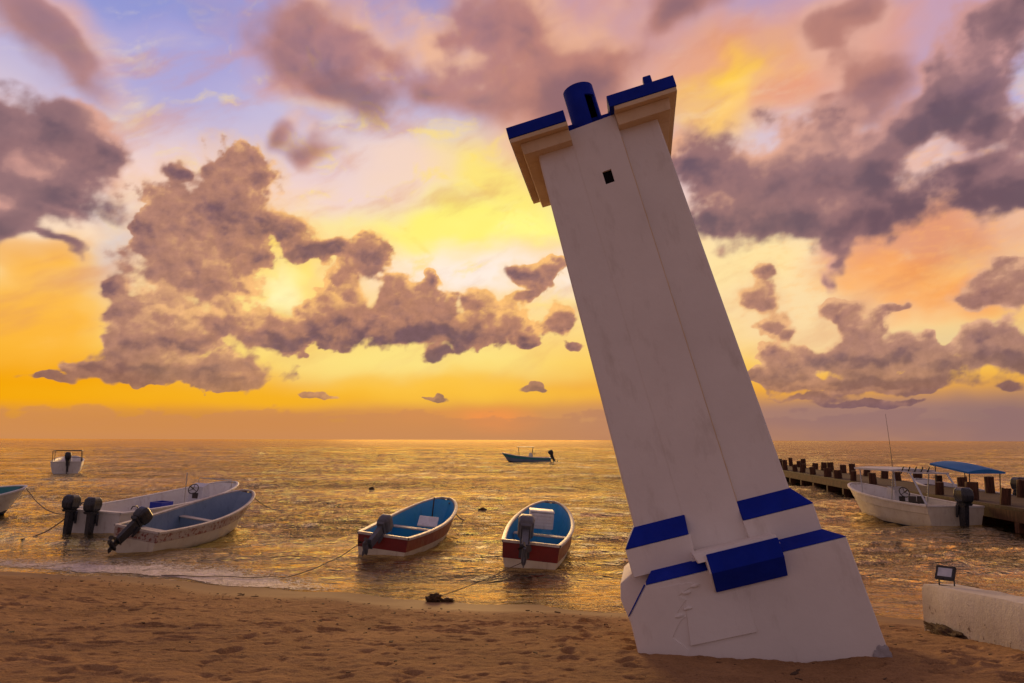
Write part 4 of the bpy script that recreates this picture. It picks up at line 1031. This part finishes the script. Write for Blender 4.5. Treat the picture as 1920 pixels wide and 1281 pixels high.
# ================================================================== lines, floats and seaweed
def blobm(name, loc, sx, sy, sz, m, seed, lab, cat):
    mb = MB(); t = bmesh.new(); bmesh.ops.create_icosphere(t, subdivisions=4, radius=1)
    for v in t.verts: v.co = Vector((v.co.x * sx, v.co.y * sy, v.co.z * sz)) * (1 + .5 * mnoise.noise(v.co * 2.5 + Vector((seed, 0, 0))) + .35 * mnoise.noise(v.co * 7 + Vector((seed, 0, 0))))
    mb.join(t); o = mb.build(name, m, smooth=80); o.location = loc; return tag(o, lab, cat)
blobm('seaweed_heap', (-1.20, 12.04, -.45), .11, .09, .07, M['weed'], 1, 'round heap of dark seaweed at the waterline where the mooring rope ends', 'seaweed')
blobm('seaweed_heap', (-1.00, 12.03, -.475), .10, .06, .03, M['weed'], 5, 'smaller flat scrap of seaweed just right of the round heap', 'seaweed')
blobm('float', (-1.03, 26.9, -.47), .15, .11, .08, M['weed'], 9, 'dark float bobbing behind the two red skiffs', 'float')
blobm('float', (-6.9, 37.4, -.46), .12, .10, .14, M['weed'], 14, 'tiny dark float far out, left of the red striped skiff', 'float')
put_tube('mooring_rope', arc((.34, 14.6, -.22), (-1.17, 12.1, -.44), .05, 20, .03, 1), .007, M['rope'], label='rope from the right red skiff to the seaweed heap on the sand', cat='rope')
put_tube('mooring_rope', arc((-3.12, 16.0, -.12), (-4.1, 13.9, -.47), .10, 20, .05, 2) + arc((-4.1, 13.9, -.475), (-6.4, 14.1, -.47), 0, 16, .12, 3), .008, M['rope'], label='rope sagging from the red striped skiff toward the foam on the left', cat='rope')
put_tube('mooring_rope', arc((-1.70, 20.68, .30), (-1.5, 24.2, -.52), .10, 16, .02, 4), .016, M['rope'], label='short rope hanging off the bow of the red striped skiff', cat='rope')
put_tube('mooring_rope', arc((-16.1, 25.2, .36), (-11.9, 20.75, .0), .30, 24, .05, 5), .014, M['rope'], label='slack rope between the turquoise skiff and the white twin motor boat', cat='rope')
put_tube('mooring_rope', arc((-11.9, 20.5, -.05), (-12.3, 19.2, -.5), .12, 12, .03, 6), .014, M['rope'], label='rope dropping into the water from the stern of the twin motor boat', cat='rope')
put_tube('mooring_rope', arc((-7.85, 22.72, .42), (-8.2, 27.3, -.52), .15, 14, .05, 7), .013, M['rope'], label='rope running into the water from the bow of the worn cream skiff', cat='rope')

# scraps of dry weed and shell scattered over the sand: too many to count
mb = MB(); rnd = random.Random(5)
for k in range(520):
    x = rnd.uniform(-8.5, 6.2); t_ = abs(rnd.gauss(0, 1)); y = float(shore(x)) - .7 - (t_ * .5 if k % 3 == 0 else rnd.uniform(0, 5.5))
    if y < 6.2 or (1.1 < x < 3.8 and 6.9 < y < 9.4) or x > 5.05: continue
    z = float(ground(np.array([x]), np.array([y]))[0]); r_ = rnd.uniform(.004, .013) * (1.8 if k % 11 == 0 else 1); a = rnd.random() * PI; e = rnd.uniform(1.2, 3.2)
    n = 6; top = []; bot = []
    for i in range(n):
        q = 2 * PI * i / n; rr_ = r_ * rnd.uniform(.6, 1.3); px, py = math.cos(q) * rr_ * e, math.sin(q) * rr_
        X_, Y_ = x + px * math.cos(a) - py * math.sin(a), y + px * math.sin(a) + py * math.cos(a)
        top.append((X_, Y_, z + r_ * .5)); bot.append((X_, Y_, z - .01))
    vs = mb.quadgrid([bot, top], closed=True); mb.b.faces.new(vs[1])
tag(mb.build('seaweed_scraps', M['weed']), kind='stuff')
